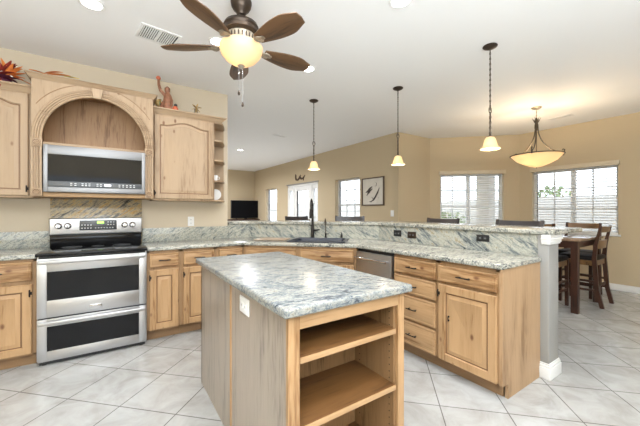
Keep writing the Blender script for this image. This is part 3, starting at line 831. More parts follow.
# thin dark bead outside the arch
bd = MB().tube([(AX + (A_IN + .105) * math.cos(a), TF - .003, AZ + .05 + (B_IN + .062) * math.sin(a)) for a in [PI * .17 + PI * .23 * k / 12 for k in range(13)]], .0035, 6)
bd.tube([(AX + (A_IN + .105) * math.cos(a), TF - .003, AZ + .05 + (B_IN + .062) * math.sin(a)) for a in [PI * .60 + PI * .23 * k / 12 for k in range(13)]], .0035, 6)
part(bd, 'bead', 'toe')
ks = MB().prism_y([(AX - .030, AZ + B_IN - .012), (AX + .030, AZ + B_IN - .012), (AX + .046, AZ + B_IN + .078), (AX - .046, AZ + B_IN + .078)], TF - .045, TF - .01, bev=.004)
part(ks, 'keystone', 'alder_pale')
part(crown(SX0 - .004, SX1 + .004, TF - .004, YW - .002, 2.397, .044, .030), 'crown_moulding', 'alder_pale_h')
for s_ in (0, 1):
    x0 = SX0 if s_ == 0 else SX1 - .076; x1 = x0 + .076
    P_ = [(x0 + .003, TF + .012), (x0 + .003, TF - .018), (x0 + .010, TF - .018)]
    for k in range(3):
        c_ = x0 + .021 + k * .017
        P_ += [(c_ - .006, TF - .018), (c_ - .003, TF - .008), (c_ + .003, TF - .008), (c_ + .006, TF - .018)]
    P_ += [(x1 - .010, TF - .018), (x1 - .003, TF - .018), (x1 - .003, TF + .012)]
    pil = part(MB().prism(P_, 1.46, 1.815), 'pilaster', 'alder_pale')
    for zc in (1.425, 1.850):
        blk = part(MB().box(x0, x1, TF - .024, TF + .012, zc - .036, zc + .036, .003), 'corner_block', 'alder_pale')
        MB().lathe([(.001, 0), (.029, 0), (.031, .004), (.026, .007), (.024, .003), (.018, .003), (.014, .008), (.008, .004), (.004, .007), (.001, .008)],
                   mat=T((x0 + x1) / 2, TF - .024, zc) @ Matrix.Rotation(PI / 2, 4, 'X'), seg=24).build('rosette', 'groove_dark', blk)
        rg = MB(); cx_ = (x0 + x1) / 2
        for rr_, w_ in ((.0265, .0035), (.015, .003), (.006, .003)): rg.tube([(cx_ + rr_ * math.cos(a * PI / 10), TF - .030, zc + rr_ * math.sin(a * PI / 10)) for a in range(20)], w_, 5, closed=True)
        for k in range(8): rg.tube([(cx_ + .007 * math.cos(k * PI / 4), TF - .031, zc + .007 * math.sin(k * PI / 4)), (cx_ + .022 * math.cos(k * PI / 4), TF - .031, zc + .022 * math.sin(k * PI / 4))], .0018, 5)
        rg.build('rosette_carving', 'alder_pale', blk)

# microwave
t = thing('microwave', 'stainless built-in microwave with a black window above the range', 'microwave', (-.120, 3.50, 1.428))
def mp_(mb, name, mat, par=t): return mb.build(name, mat, par)
mw = .381; mh = .408
mp_(MB().box(-mw + .004, mw - .004, .03, .44, .004, mh - .004), 'body', 'black')
fr_ = MB(); fr_.box(-mw, -mw + .030, 0, .03, 0, mh, .003); fr_.box(mw - .030, mw, 0, .03, 0, mh, .003)
fr_.box(-mw + .028, mw - .028, 0, .03, 0, .045, .003); fr_.box(-mw + .028, mw - .028, 0, .03, mh - .080, mh, .003)
dr_ = mp_(fr_, 'door', 'steel_satin')
mp_(MB().box(-mw + .027, mw - .027, .006, .012, .095, mh - .077), 'window', 'blackglass', dr_)
cpn = mp_(MB().box(-mw + .027, mw - .027, .004, .012, .043, .096, .001), 'control_panel', 'panelgrey')
bt_ = MB()
for x in (-.20, -.17, -.12, -.095, -.07, -.01, .015, .16, .19, .22, .25, .28):
    for z in (.060, .076): bt_.box(x, x + .014, .0025, .005, z, z + .007)
mp_(bt_, 'buttons', 'button', cpn)
mp_(MB().box(.05, .10, .0025, .005, .062, .082), 'display', 'steel2', cpn)

# ------------------------------------------------------------------ island
IX0, IX1, IY0, IY1 = .532, 1.160, 1.004, 2.372
t = thing('kitchen_island', 'oak kitchen island with open shelves facing the camera', 'kitchen island', (IX0, IY0, 0))
LI = T(-IX0, -IY0, 0)
def ip(mb, name, mat, par=None):
    q = mb.build(name, mat, par or t)
    q.matrix_parent_inverse = LI if par is None else Matrix.Identity(4)
    return q
ip(MB().box(IX0 + .006, IX0 + .024, IY0 + .018, IY1, 0, ZT), 'side_panel', 'oak')
ip(MB().box(IX1 - .024, IX1 - .006, IY0 + .018, IY1, 0, ZT), 'side_panel', 'oak')
ip(MB().box(IX0 + .006, IX1 - .006, IY1 - .018, IY1, 0, ZT), 'back_panel', 'oak')
ip(MB().box(IX0, IX0 + .008, 1.672, 1.690, 0, ZT, .002), 'panel_strip', 'alder_v')
ip(MB().box(IX0, IX0 + .050, IY0 - .002, IY0 + .018, 0, ZT, .002), 'stile', 'alder_v')
ip(MB().box(IX1 - .040, IX1, IY0 - .002, IY0 + .018, 0, ZT, .002), 'stile', 'alder_v')
ip(MB().box(IX0 + .050, IX1 - .040, IY0 - .001, IY0 + .018, .818, ZT, .002), 'top_rail', 'alder_h')
ip(MB().box(IX0 + .050, IX1 - .040, IY0 - .001, IY0 + .018, 0, .10, .002), 'bottom_rail', 'alder_h')
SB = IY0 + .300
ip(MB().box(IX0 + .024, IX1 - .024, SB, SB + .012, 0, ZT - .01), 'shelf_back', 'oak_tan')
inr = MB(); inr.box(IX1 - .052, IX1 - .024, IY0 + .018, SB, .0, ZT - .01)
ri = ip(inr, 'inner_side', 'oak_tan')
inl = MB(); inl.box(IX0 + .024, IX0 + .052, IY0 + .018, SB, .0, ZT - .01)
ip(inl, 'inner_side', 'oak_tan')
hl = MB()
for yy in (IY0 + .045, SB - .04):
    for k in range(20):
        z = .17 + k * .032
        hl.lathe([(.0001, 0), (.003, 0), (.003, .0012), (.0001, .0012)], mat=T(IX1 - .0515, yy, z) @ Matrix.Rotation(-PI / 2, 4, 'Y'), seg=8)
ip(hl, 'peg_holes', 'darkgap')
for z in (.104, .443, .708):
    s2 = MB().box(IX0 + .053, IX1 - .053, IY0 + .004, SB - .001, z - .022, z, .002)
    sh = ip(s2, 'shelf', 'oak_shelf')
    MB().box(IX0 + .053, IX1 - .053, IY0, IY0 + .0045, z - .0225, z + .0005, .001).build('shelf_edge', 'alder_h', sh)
# outlet on island
def outlet(label, par_loc, rot, w=.072, h=.115, mat='white', slots='panelgrey', name='outlet', rocker=False):
    o_ = thing(name, label, 'outlet' if name == 'outlet' else 'switch', par_loc, rot)
    MB().box(-w / 2, w / 2, -.006, 0, -h / 2, h / 2, .003).build('cover_plate', mat, o_)
    if rocker: MB().box(-.016, .016, -.010, -.004, -.033, .033, .002).build('rocker', mat, o_)
    else:
        wide = w > h
        for s_ in (-1, 1):
            cx, cz = (s_ * .022, 0) if wide else (0, s_ * .022)
            MB().box(cx - .015, cx + .015, -.009, -.005, cz - .014, cz + .014, .003).build('socket', mat, o_)
            k = MB(); k.box(cx - .007, cx - .005, -.0096, -.0088, cz - .006, cz + .006); k.box(cx + .005, cx + .007, -.0096, -.0088, cz - .006, cz + .006)
            k.build('slots', slots, o_)
    return o_
outlet('white outlet plate on the left side of the island', (IX0 + .006, 1.465, .798), -PI / 2, .125, .080)
outlet('white outlet on the wall above the right-hand backsplash', (.78, YW, 1.135), 0)
outlet('black outlet on the peninsula backsplash, left one nearest the sink', (2.714, 2.44, 1.005), -PI / 2, .115, .072, 'black', 'button')
outlet('dark outlet on the peninsula backsplash, middle one of the three', (2.714, 2.235, .998), -PI / 2, .115, .072, 'bronze', 'button')
outlet('black outlet on the peninsula backsplash, nearest the bar end', (2.714, 1.455, 1.022), -PI / 2, .115, .060, 'black', 'button')
outlet('white light switch on the living room wall right of the deer picture', (XE, 4.18, 1.21), -PI / 2, .08, .12, 'white', name='light_switch', rocker=True)
# island worktop
tag(MB().prism([(IX0 - .030, IY0 - .032), (IX1 + .030, IY0 - .032), (IX1 + .030, IY1 + .030), (IX0 - .030, IY1 + .030)], ZT, CT, .012, seg=4).build('worktop', 'granite_isl'),
    'blue grey and cream granite slab on top of the island', 'worktop')

# ------------------------------------------------------------------ sink, faucets, board
t = thing('kitchen_sink', 'dark blue-grey drop-in sink in the angled corner worktop', 'sink', (SKC.x, SKC.y, CT), -PI / 4)
m = MB()
def rr(hw, hd, z, n_=6, r=.05):
    pts = []
    for cx, cy, a0 in ((hw - r, hd - r, 0), (-hw + r, hd - r, PI / 2), (-hw + r, -hd + r, PI), (hw - r, -hd + r, 1.5 * PI)):
        for k in range(n_ + 1):
            a = a0 + k * PI / 2 / n_; pts.append((cx + r * math.cos(a), cy + r * math.sin(a), z))
    return pts
m.rings([rr(SKW, SKD, .001), rr(SKW, SKD, .010), rr(SKW - .01, SKD - .01, .014), rr(SKW - .035, SKD - .035, .013), rr(SKW - .045, SKD - .045, 0), rr(SKW - .055, SKD - .055, -.19), rr(SKW - .12, SKD - .12, -.20)], cap0=False)
m.build('basin', 'sink', t)
MB().lathe([(.001, 0), (.04, 0), (.042, .004), (.02, .006), (.001, .006)], (0, 0, -.201)).build('drain', 'steel2', t)
def atdiag(a, b_): v = SKC + du * a + Vector((1, 1, 0)).normalized() * b_; return (v.x, v.y, CT)
# main faucet: tall with spring neck
t = thing('kitchen_faucet', 'tall black spring-neck faucet behind the sink', 'faucet', atdiag(-.135, .262), -PI / 4)
MB().lathe([(.001, 0), (.028, 0), (.028, .01), (.020, .016), (.019, .17), (.015, .18), (.001, .18)], seg=20).build('base', 'iron', t)
m = MB(); m.tube([(0, 0, .18), (0, 0, .42), (0, -.02, .47), (0, -.055, .492), (0, -.09, .47), (0, -.105, .42), (0, -.105, .36)], .009, 10)
m.build('neck', 'iron', t)
m = MB(); pts = []
for k in range(420):
    u = k / 419; z = .18 + u * .26; a = u * 26 * 2 * PI; pts.append((.0145 * math.cos(a), .0145 * math.sin(a), z))
m.tube(pts, .0032, 5); m.build('spring', 'iron', t)
MB().lathe([(.001, 0), (.016, .0), (.017, .06), (.012, .12), (.001, .12)], (0, -.105, .255)).build('spray_head', 'iron', t)
MB().tube([(0, 0, .27), (0, -.05, .275), (0, -.105, .29)], .005, 8).build('holder_arm', 'iron', t)
MB().tube([(.015, 0, .10), (.045, 0, .102), (.095, 0, .112)], [.013, .013, .006], 10).build('lever', 'iron', t)
t = thing('filter_faucet', 'slim dark gooseneck filter tap right of the main faucet', 'faucet', atdiag(.035, .262), -PI / 4)
MB().lathe([(.001, 0), (.018, 0), (.018, .012), (.010, .018), (.010, .07), (.001, .07)], seg=16).build('base', 'iron', t)
MB().tube([(0, 0, .06), (0, 0, .20), (0, -.012, .235), (0, -.035, .25), (0, -.058, .235), (0, -.066, .20)], .0055, 8).build('neck', 'bronze', t)
MB().tube([(.008, 0, .055), (.04, 0, .06)], .005, 8).build('lever', 'iron', t)
t = thing('soap_dispenser', 'small black soap dispenser at the right end of the sink', 'soap dispenser', atdiag(.235, .262), -PI / 4)
MB().lathe([(.001, 0), (.019, 0), (.019, .008), (.013, .012), (.013, .055), (.001, .06)], seg=16).build('base', 'black', t)
MB().tube([(0, 0, .05), (0, 0, .078), (0, -.05, .08)], .006, 8).build('nozzle', 'black', t)
b_ = MB().box(-.19, .19, -.13, .13, 0, .012, .004)
o = b_.build('cutting_board', 'board'); tag(o, 'flat tan cutting board lying on the worktop left of the sink', 'cutting board'); place(o, (1.60, 3.42, CT + .001), -PI / 4)

# ------------------------------------------------------------------ ceiling fan
FX, FYc = .76, 2.145
t = thing('ceiling_fan', 'five blade ceiling fan with an amber bowl light above the island', 'ceiling fan', (FX, FYc, ZC))
MB().lathe([(.001, 0), (.074, 0), (.074, -.012), (.068, -.040), (.055, -.062), (.036, -.080), (.030, -.096), (.001, -.096)], seg=32).build('canopy', 'bronze', t)
MB().lathe([(.001, -.09), (.013, -.09), (.013, -.15), (.001, -.15)], seg=16).build('downrod', 'bronze', t)
MB().lathe([(.001, -.122), (.03, -.124), (.036, -.132), (.030, -.140), (.075, -.148), (.115, -.166), (.124, -.186), (.116, -.200), (.124, -.206), (.120, -.226), (.098, -.240), (.001, -.242)], seg=48).build('motor_housing', 'bronze', t)
rb = MB().lathe([(.001, -.240), (.096, -.242), (.102, -.250), (.096, -.292), (.080, -.302), (.001, -.302)], seg=48)
rb.build('motor_band', 'pewter', t)
rb = MB()
for k in range(24):
    a = 2 * PI * k / 24; rb.box(.096, .101, -.005, .005, -.286, -.254, .002, mat=rz(a))
rb.build('band_slots', 'bronze', t)
BZ = -.325
for k in range(5):
    Rm = rz(math.radians(1 + 72 * k))
    Lb0, Lb1 = .175, .562
    out = []
    for i in range(17):
        u = i / 16; x = Lb0 + (Lb1 - Lb0) * u
        wv = .040 + .040 * math.sin(min(1, u * 1.1) * PI * .70) - (.030 * max(0, (u - .70) / .30) ** 1.4)
        out.append((x, wv))
    poly = [(x, -wv) for x, wv in out] + [(Lb1 + .008, 0)] + [(x, wv) for x, wv in reversed(out)]
    blo = MB().prism(poly, -.004, .004, .002).build('blade', M['blade'], t, ang=50)
    blo.matrix_local = Rm @ T(0, 0, BZ) @ Matrix.Rotation(math.radians(-13), 4, 'X')
    br_ = MB()
    br_.bar([(.085, 0, .035), (.12, 0, .008), (.19, 0, -.009), (.235, 0, -.008)], [.030, .022, .05, .028], .008, side=(0, 1, 0))
    br_.tube([(.19 + .026 * math.cos(a * PI / 8), .030 * math.sin(a * PI / 8), -.009) for a in range(16)], .006, 6, closed=True)
    q = br_.build('blade_bracket', 'pewter', t); q.matrix_local = Rm @ T(0, 0, BZ)
MB().lathe([(.001, -.300), (.075, -.302), (.088, -.312), (.120, -.320), (.132, -.325), (.132, -.332), (.001, -.332)], seg=48).build('light_fitter', 'pewter', t)
bw = [(.150, -.322), (.153, -.328), (.150, -.350), (.136, -.385), (.106, -.420), (.064, -.446), (.020, -.457), (.012, -.458)]
MB().lathe(bw + [(r - .004 if r > .02 else .008, z + .004) for r, z in reversed(bw)] + [bw[0]], seg=48, cap=False).build('glass_bowl', 'bowl', t)
MB().lathe([(.001, -.452), (.020, -.454), (.026, -.462), (.016, -.472), (.007, -.482), (.001, -.486)], seg=20).build('finial', 'pewter', t)
for (x, y, L_, i) in ((-.02, -.01, .18, 0), (.014, .01, .25, 1)):
    cpt = MB(); cpt.tube([(x, y, -.46), (x, y, -.46 - L_)], .0013, 5)
    c_ = cpt.build('pull_chain', 'steel2', t)
    MB().lathe([(.001, 0), (.004, -.004), (.0085, -.022), (.0085, -.032), (.001, -.040)], (x, y, -.46 - L_), 12).build('pull_fob', 'bronze', c_)

def bulb(name, loc, power, r=.03, col=(1.0, .84, .62)):
    lt = bpy.data.lights.new(name, 'POINT'); lt.energy = power * WARM_POWER; lt.color = col; lt.shadow_soft_size = r
    o_ = bpy.data.objects.new(name, lt); COL.objects.link(o_); o_.location = loc
    return o_
bulb('fan_bulb', (FX - .04, FYc - .02, ZC - .385), 9, .03)

# ------------------------------------------------------------------ pendants
def chain(m, z0, z1, x=0, y=0, lw=.011, lh=.030, r=.0022):
    z = z0; k = 0
    while z > z1:
        pts = []
        for i in range(12):
            a = 2 * PI * i / 12
            p_ = (lw * .55 * math.cos(a), 0, lh * .5 * math.sin(a)); p_ = (p_[0], 0, p_[2])
            if k % 2: p_ = (0, p_[0], p_[2])
            pts.append((x + p_[0], y + p_[1], z - lh / 2 + p_[2]))
        m.tube(pts, r, 5, closed=True); z -= lh * .80; k += 1
    return m
def pendant(x, y, label):
    t = thing('pendant_light', label, 'pendant light', (x, y, ZC), 0, None)
    MB().lathe([(.001, 0), (.060, 0), (.062, -.006), (.055, -.014), (.030, -.026), (.012, -.032), (.001, -.034)], seg=32).build('canopy', 'bronze', t)
    c_ = MB(); chain(c_, -.03, -.56); c_.tube([(0, 0, -.03), (0, 0, -.56)], .0028, 6); c_.build('chain', 'bronze', t)
    hk = MB(); hk.tube([(.020 * math.cos(a * PI / 8), 0, -.585 + .028 * math.sin(a * PI / 8)) for a in range(16)], .0040, 6, closed=True)
    hk.build('loop', 'bronze', t)
    c_ = MB(); chain(c_, -.61, -.80, lw=.014, r=.0032); c_.tube([(0, 0, -.60), (0, 0, -.82)], .0028, 6); c_.build('lower_chain', 'bronze', t)
    MB().lathe([(.001, -.80), (.008, -.80), (.010, -.815), (.024, -.824), (.028, -.836), (.001, -.838)], seg=24).build('shade_holder', 'bronze', t)
    sp = [(.020, -.825), (.032, -.832), (.045, -.850), (.053, -.878), (.059, -.905), (.066, -.918), (.078, -.928), (.084, -.938)]
    MB().lathe(sp + [(r - .004, z - .001) for r, z in reversed(sp)] + [sp[0]], seg=40, cap=False).build('glass_shade', 'shade', t)
    bb_ = MB().lathe([(.001, -.835), (.012, -.838), (.013, -.86), (.022, -.880), (.024, -.894), (.016, -.910), (.001, -.916)], seg=16)
    bb_.build('light_bulb', 'bulbglass', t)
    bulb('pendant_bulb', (x, y, ZC - .935), 6, .02)
M['bulbglass'] = emit('lit_bulb', (1, .85, .6), 6)
pendant(2.262, 3.52, 'bell shade pendant on a chain, farthest left of three over the bar')
pendant(2.885, 2.588, 'bell shade pendant on a chain, middle of three over the bar')
pendant(2.845, 1.460, 'bell shade pendant on a chain, nearest and rightmost of three over the bar')

# bowl chandelier over table
BX, BY = 5.10, 1.955
t = thing('bowl_chandelier', 'amber glass bowl chandelier with three scrolled arms over the dining table', 'chandelier', (BX, BY, ZC))
MB().lathe([(.001, 0), (.065, 0), (.067, -.006), (.055, -.018), (.020, -.030), (.001, -.032)], seg=28).build('canopy', 'pewter', t)
c_ = MB(); chain(c_, -.03, -.15); c_.tube([(0, 0, -.03), (0, 0, -.15)], .003, 6); c_.build('chain', 'pewter', t)
hb = MB().lathe([(.001, -.15), (.010, -.15), (.014, -.18), (.030, -.20), (.016, -.225), (.024, -.25), (.026, -.30), (.014, -.33), (.001, -.34)], seg=20)
for k in range(6):
    a = 2 * PI * k / 6; hb.tube([(.012 * math.cos(a), .012 * math.sin(a), -.23), (.035 * math.cos(a), .035 * math.sin(a), -.19), (.055 * math.cos(a), .055 * math.sin(a), -.145)], [.006, .005, .001], 6)
hb.build('hub', 'darkpewter', t)
BR = .318
for k in range(3):
    a = math.radians(-48 + 120 * k); ca_, sa_ = math.cos(a), math.sin(a); pts = []
    for i in range(17):
        u = i / 16; r_ = .018 + (BR - .010) * (u ** 1.9); z_ = -.29 - .375 * (1 - (1 - u) ** 1.5)
        pts.append((r_ * ca_, r_ * sa_, z_))
    pts += [((BR + .030) * ca_, (BR + .030) * sa_, -.655), ((BR + .034) * ca_, (BR + .034) * sa_, -.628), ((BR + .015) * ca_, (BR + .015) * sa_, -.618), ((BR + .004) * ca_, (BR + .004) * sa_, -.632)]
    MB().tube(pts, .0085, 8).build('arm', 'darkpewter', t)
    fin = MB().tube([((BR + .02) * ca_, (BR + .02) * sa_, -.66), ((BR + .02) * ca_, (BR + .02) * sa_, -.71)], [.014, .010], 8)
    fin.build('arm_clip', 'darkpewter', t)
sp = [(BR - .004, -.690), (BR + .002, -.694), (BR - .030, -.728), (.245, -.775), (.165, -.818), (.08, -.855), (.010, -.872)]
MB().lathe(sp + [(max(.006, r - .005), z + .006) for r, z in reversed(sp)] + [sp[0]], seg=56, cap=False).build('glass_bowl', 'bowl', t)
rm = MB().tube([((BR + .008) * math.cos(2 * PI * k / 48), (BR + .008) * math.sin(2 * PI * k / 48), -.694) for k in range(48)], .008, 6, closed=True)
rm.build('rim_band', 'darkpewter', t)
MB().tube([(0, 0, -.33), (0, 0, -.70), (0, 0, -.885)], .006, 8).build('centre_rod', 'darkpewter', t)
for k in range(3):
    a = math.radians(50 + 120 * k)
    bulb('chandelier_bulb', (BX + .15 * math.cos(a), BY + .15 * math.sin(a), ZC - .755), 11, .03, (1, .80, .55))

# ------------------------------------------------------------------ recessed lights & vents
M['canlens'] = emit('recessed_lens', (1, .97, .92), 14)
names = {(0, 0): 'at the top left edge of the ceiling', (1, 0): 'just left of the ceiling fan bowl', (2, 0): 'right of the ceiling fan at a blade tip',
         (2, 1): 'at the top edge right of the fan'}
xs_, ys_ = (-.13, .77, 1.70), (2.765, 1.50, .25, -1.0)
xs_b = (-.13, .77, 1.70)
def can(x, y, label, pw=1.0):
    c_ = thing('recessed_light', label, 'ceiling light', (x, y, ZC), 0, 'recessed ceiling lights')
    MB().lathe([(.062, -.0005), (.085, -.0005), (.086, -.004), (.080, -.008), (.064, -.006), (.062, -.0005)], seg=36, cap=False).build('trim_ring', 'white', c_)
    MB().lathe([(.001, -.002), (.062, -.002), (.062, -.004), (.001, -.004)], seg=36).build('lens', 'canlens', c_)
    lt = bpy.data.lights.new('can_lamp', 'AREA'); lt.shape = 'DISK'; lt.size = .11; lt.energy = CAN_POWER * pw; lt.color = (.97, .98, 1); lt.spread = math.radians(165)
    lo = bpy.data.objects.new('can_lamp', lt); COL.objects.link(lo); lo.location = (x, y, ZC - .012)
for i, x in enumerate(xs_):
    for j, y in enumerate(ys_):
        can(x, y, 'round recessed ceiling light ' + names.get((i, j), 'in the kitchen ceiling outside the picture'))
for x, y in ((3.6, -1.2), (5.2, -1.2), (0.6, 7.4), (2.6, 7.4), (0.6, 9.6), (2.6, 9.6)): can(x, y, 'round recessed ceiling light in a ceiling part outside the picture', 7.0 if y > 5 else 1.0)

def vent(x, y, w, h, rot, label, name='ceiling_vent', nsl=14):
    v = thing(name, label, 'vent', (x, y, ZC), rot)
    f_ = MB(); e = .022
    f_.box(-w / 2, w / 2, -h / 2, -h / 2 + e, -.008, 0, .002); f_.box(-w / 2, w / 2, h / 2 - e, h / 2, -.008, 0, .002)
    f_.box(-w / 2, -w / 2 + e, -h / 2 + e, h / 2 - e, -.008, 0, .002); f_.box(w / 2 - e, w / 2, -h / 2 + e, h / 2 - e, -.008, 0, .002)
    if w > .25: f_.box(-.008, .008, -h / 2 + e, h / 2 - e, -.008, 0, .002)
    f_.build('frame', 'white', v)
    s_ = MB()
    n_ = int((w - 2 * e) / .016)
    for k in range(n_):
        x_ = -w / 2 + e + .008 + k * .016
        s_.box(-.005, .005, -h / 2 + e, h / 2 - e, -.0008, .0008, mat=T(x_, 0, -.005) @ Matrix.Rotation(.7, 4, 'Y'))
    s_.build('louvres', 'white', v)
    MB().box(-w / 2 + e, w / 2 - e, -h / 2 + e, h / 2 - e, -.0015, -.0005).build('duct_opening', 'darkgap', v)
vent(.320, 2.960, .31, .25, math.radians(8), 'white louvred ceiling vent left of the fan')
vent(5.93, 1.93, .30, .12, PI / 2, 'small ceiling vent near the nook chandelier')
vent(2.75, 5.55, .30, .12, .2, 'small ceiling vent over the living room beyond the first pendant')

# ------------------------------------------------------------------ bar stools, dining chairs, table
def chair(name, label, cat, loc, rot, H, seat_h, group, wood_m, rail_m, w=.45, rails=1, splay=.07):
    t = thing(name, label, cat, loc, rot, group); hw_ = w / 2 - .02
    for s_ in (-1, 1):
        MB().bar([(s_ * hw_, -.19 - splay, 0), (s_ * hw_, -.185 - splay * .35, seat_h * .35), (s_ * hw_, -.18, seat_h), (s_ * hw_, -.195, seat_h + (H - seat_h) * .4), (s_ * hw_, -.245, H)],
                 [.034, .036, .038, .034, .028], [.042, .044, .046, .038, .026], side=(1, 0, 0)).build('rear_leg', wood_m, t)
        MB().bar([(s_ * hw_, .19, 0), (s_ * hw_, .19, seat_h - .03)], [.034, .040], [.034, .040]).build('leg', wood_m, t)
    MB().box(-w / 2 + .005, w / 2 - .005, -.20, .215, seat_h - .035, seat_h + .025, .018, seg=3).build('seat', 'leather', t)
    a_ = MB(); z0, z1 = seat_h - .10, seat_h - .034
    a_.box(-hw_, hw_, .18, .20, z0, z1); a_.box(-hw_, hw_, -.19, -.17, z0, z1); a_.box(-hw_ - .01, -hw_ + .01, -.18, .19, z0, z1); a_.box(hw_ - .01, hw_ + .01, -.18, .19, z0, z1)
    a_.build('apron', rail_m, t)
    st = MB()
    for z, yy in ((seat_h * .30, .19), (seat_h * .42, -.19)): st.box(-hw_, hw_, yy - .010, yy + .010, z - .017, z + .017, .003)
    for z in (seat_h * .34, seat_h * .52):
        for s_ in (-1, 1): st.box(s_ * hw_ - .009, s_ * hw_ + .009, -.19, .19, z - .015, z + .015, .003)
    st.build('stretcher', wood_m, t)
    def rail(z0, z1, name_):
        R_ = []
        for i in range(11):
            u = -1 + 2 * i / 10; x = u * (hw_ - .01)
            yb = lambda z: -.195 - .05 * max(0, (z - seat_h - (H - seat_h) * .4)) / ((H - seat_h) * .6) - .022 * (1 - u * u)
            top = z1 - .006 * (1 - u * u) if name_ == 'top_rail' else z1
            R_.append([(x, yb(z0) - .009, z0), (x, yb(z0) + .009, z0), (x, yb(top) + .009, top), (x, yb(top) - .009, top)])
        MB().rings(R_).build(name_, rail_m, t)
    rail(H - .085, H - .004, 'top_rail')
    for k in range(rails):
        zz = seat_h + (H - seat_h) * (.42 - .20 * k); rail(zz - .055, zz + .055, 'back_rail')
    return t
G = 'bar stools behind the raised bar'
# stool faces +y locally; rotate so that it faces the bar
chair('bar_stool', 'dark bar stool behind the bar just left of the faucet', 'bar stool', (2.675, 4.46 - .02, 0), PI, 1.168, .76, G, 'stoolwood', 'stoolwood', .46)
def behind(px_, py_, r_):  # back centre -> stool origin (back sits .245 behind)
    v = Matrix.Rotation(r_, 3, 'Z') @ Vector((0, .24, 0)); return (px_ + v.x, py_ + v.y, 0)
bpy.data.objects['bar_stool'].location = behind(2.675, 4.72, PI)
chair('bar_stool', 'dark bar stool behind the bar right of the faucet, in front of the gridded window', 'bar stool', behind(2.99, 3.64, math.radians(135)), math.radians(135), 1.183, .76, G, 'stoolwood', 'stoolwood', .46)
chair('bar_stool', 'dark bar stool behind the bar in front of the angled nook window', 'bar stool', behind(3.47, 2.375, PI / 2), PI / 2, 1.170, .76, G, 'stoolwood', 'stoolwood', .46)
chair('bar_stool', 'dark bar stool behind the right end of the bar', 'bar stool', behind(3.47, 1.49, PI / 2), PI / 2, 1.168, .76, G, 'stoolwood', 'stoolwood', .46)
G = 'chairs around the dining table'
chair('dining_chair', 'tall brown dining chair at the rightmost side of the table, seen from behind', 'chair', (5.43, 1.52, 0), 0, 1.065, .64, G, 'chairwood', 'lit_railwood', .45)
chair('dining_chair', 'brown dining chair half hidden by the bar end column', 'chair', (4.83, 1.775, 0), -PI / 2, 1.10, .64, G, 'chairwood', 'lit_railwood', .45)
chair('dining_chair', 'brown dining chair beyond the table, its back to the windows', 'chair', (5.865, 1.70, 0), PI / 2, 1.075, .64, G, 'chairwood', 'lit_railwood', .45)
t = thing('dining_table', 'square counter-height brown dining table with thick square legs', 'table', (5.14, 1.95, 0))
MB().box(-.46, .46, -.61, .61, .885, .915, .006).build('tabletop', 'tabletop', t)
a_ = MB(); a_.box(-.41, .41, -.56, -.54, .80, .886); a_.box(-.41, .41, .54, .56, .80, .886); a_.box(-.42, -.40, -.55, .55, .80, .886); a_.box(.40, .42, -.55, .55, .80, .886)
a_.build('apron', 'chairwood', t)
for sx in (-1, 1):
    for sy in (-1, 1): MB().bar([(sx * .41, sy * .555, 0), (sx * .41, sy * .555, .886)], .07, .07).build('leg', 'chairwood', t)

# ------------------------------------------------------------------ living room
t = thing('television', 'large black flat television on a dark stand by the far living room wall', 'television', (4.03, 10.9, .605))
MB().box(-.55, .55, -.03, .03, .385, 1.03, .006).build('bezel', 'black', t)
MB().box(-.535, .535, -.032, -.028, .40, 1.018).build('screen', 'screen', t)
for x in (-.35, .35): MB().bar([(x, -.10, .352), (x, 0, .36), (x, .0, .40)], .02, .012).build('foot', 'black', t)
MB().box(-.05, .05, 0, .03, .352, .39).build('neck', 'black', t)
t = thing('media_console', 'dark wooden media console under the television', 'console', (4.0, 10.9, 0))
MB().box(-.66, .48, -.2, .2, .06, .92, .006).build('body', 'chairwood', t)
MB().box(-.69, .495, -.23, .22, .92, .95, .005).build('top', 'chairwood', t)
for x in (-.6, .42): MB().box(x - .03, x + .03, -.18, .18, 0, .06).build('foot', 'chairwood', t)

# deer picture: y 4.39..5.04, z 1.37..1.95 on x=4.5
t = thing('framed_picture', 'dark framed cream drawing on the living room wall right of the gridded window', 'picture', (XE, 5.04, 1.37), -PI / 2)
PW, PH = .655, .585
f_ = MB(); e = .022
f_.box(0, PW, -.03, 0, 0, e, .003); f_.box(0, PW, -.03, 0, PH - e, PH, .003); f_.box(0, e, -.03, 0, e, PH - e, .003); f_.box(PW - e, PW, -.03, 0, e, PH - e, .003)
f_.build('frame', 'frame', t)
MB().box(e, PW - e, -.012, -.004, e, PH - e).build('print', 'paper', t)
ik = MB()
def stroke(pts, w0): ik.tube([(x * PW, -.0125, z * PH) for x, z in pts], [w0 * s_ for s_ in ([.3] + [1] * (len(pts) - 2) + [.3])], 6)
stroke([(.80, .62), (.72, .45), (.62, .30), (.54, .20), (.46, .18)], .018)
stroke([(.54, .20), (.42, .14), (.34, .15)], .012)
stroke([(.18, .48), (.28, .52), (.38, .62), (.48, .68)], .022)
stroke([(.22, .36), (.30, .46), (.42, .56), (.50, .60)], .016)
stroke([(.30, .60), (.36, .50), (.38, .44)], .01)
stroke([(.62, .82), (.68, .78), (.66, .70), (.60, .68)], .006)
stroke([(.45, .30), (.50, .26), (.56, .24)], .008)
stroke([(.74, .28), (.78, .26)], .008)
ik.build('drawing', 'ink', t)
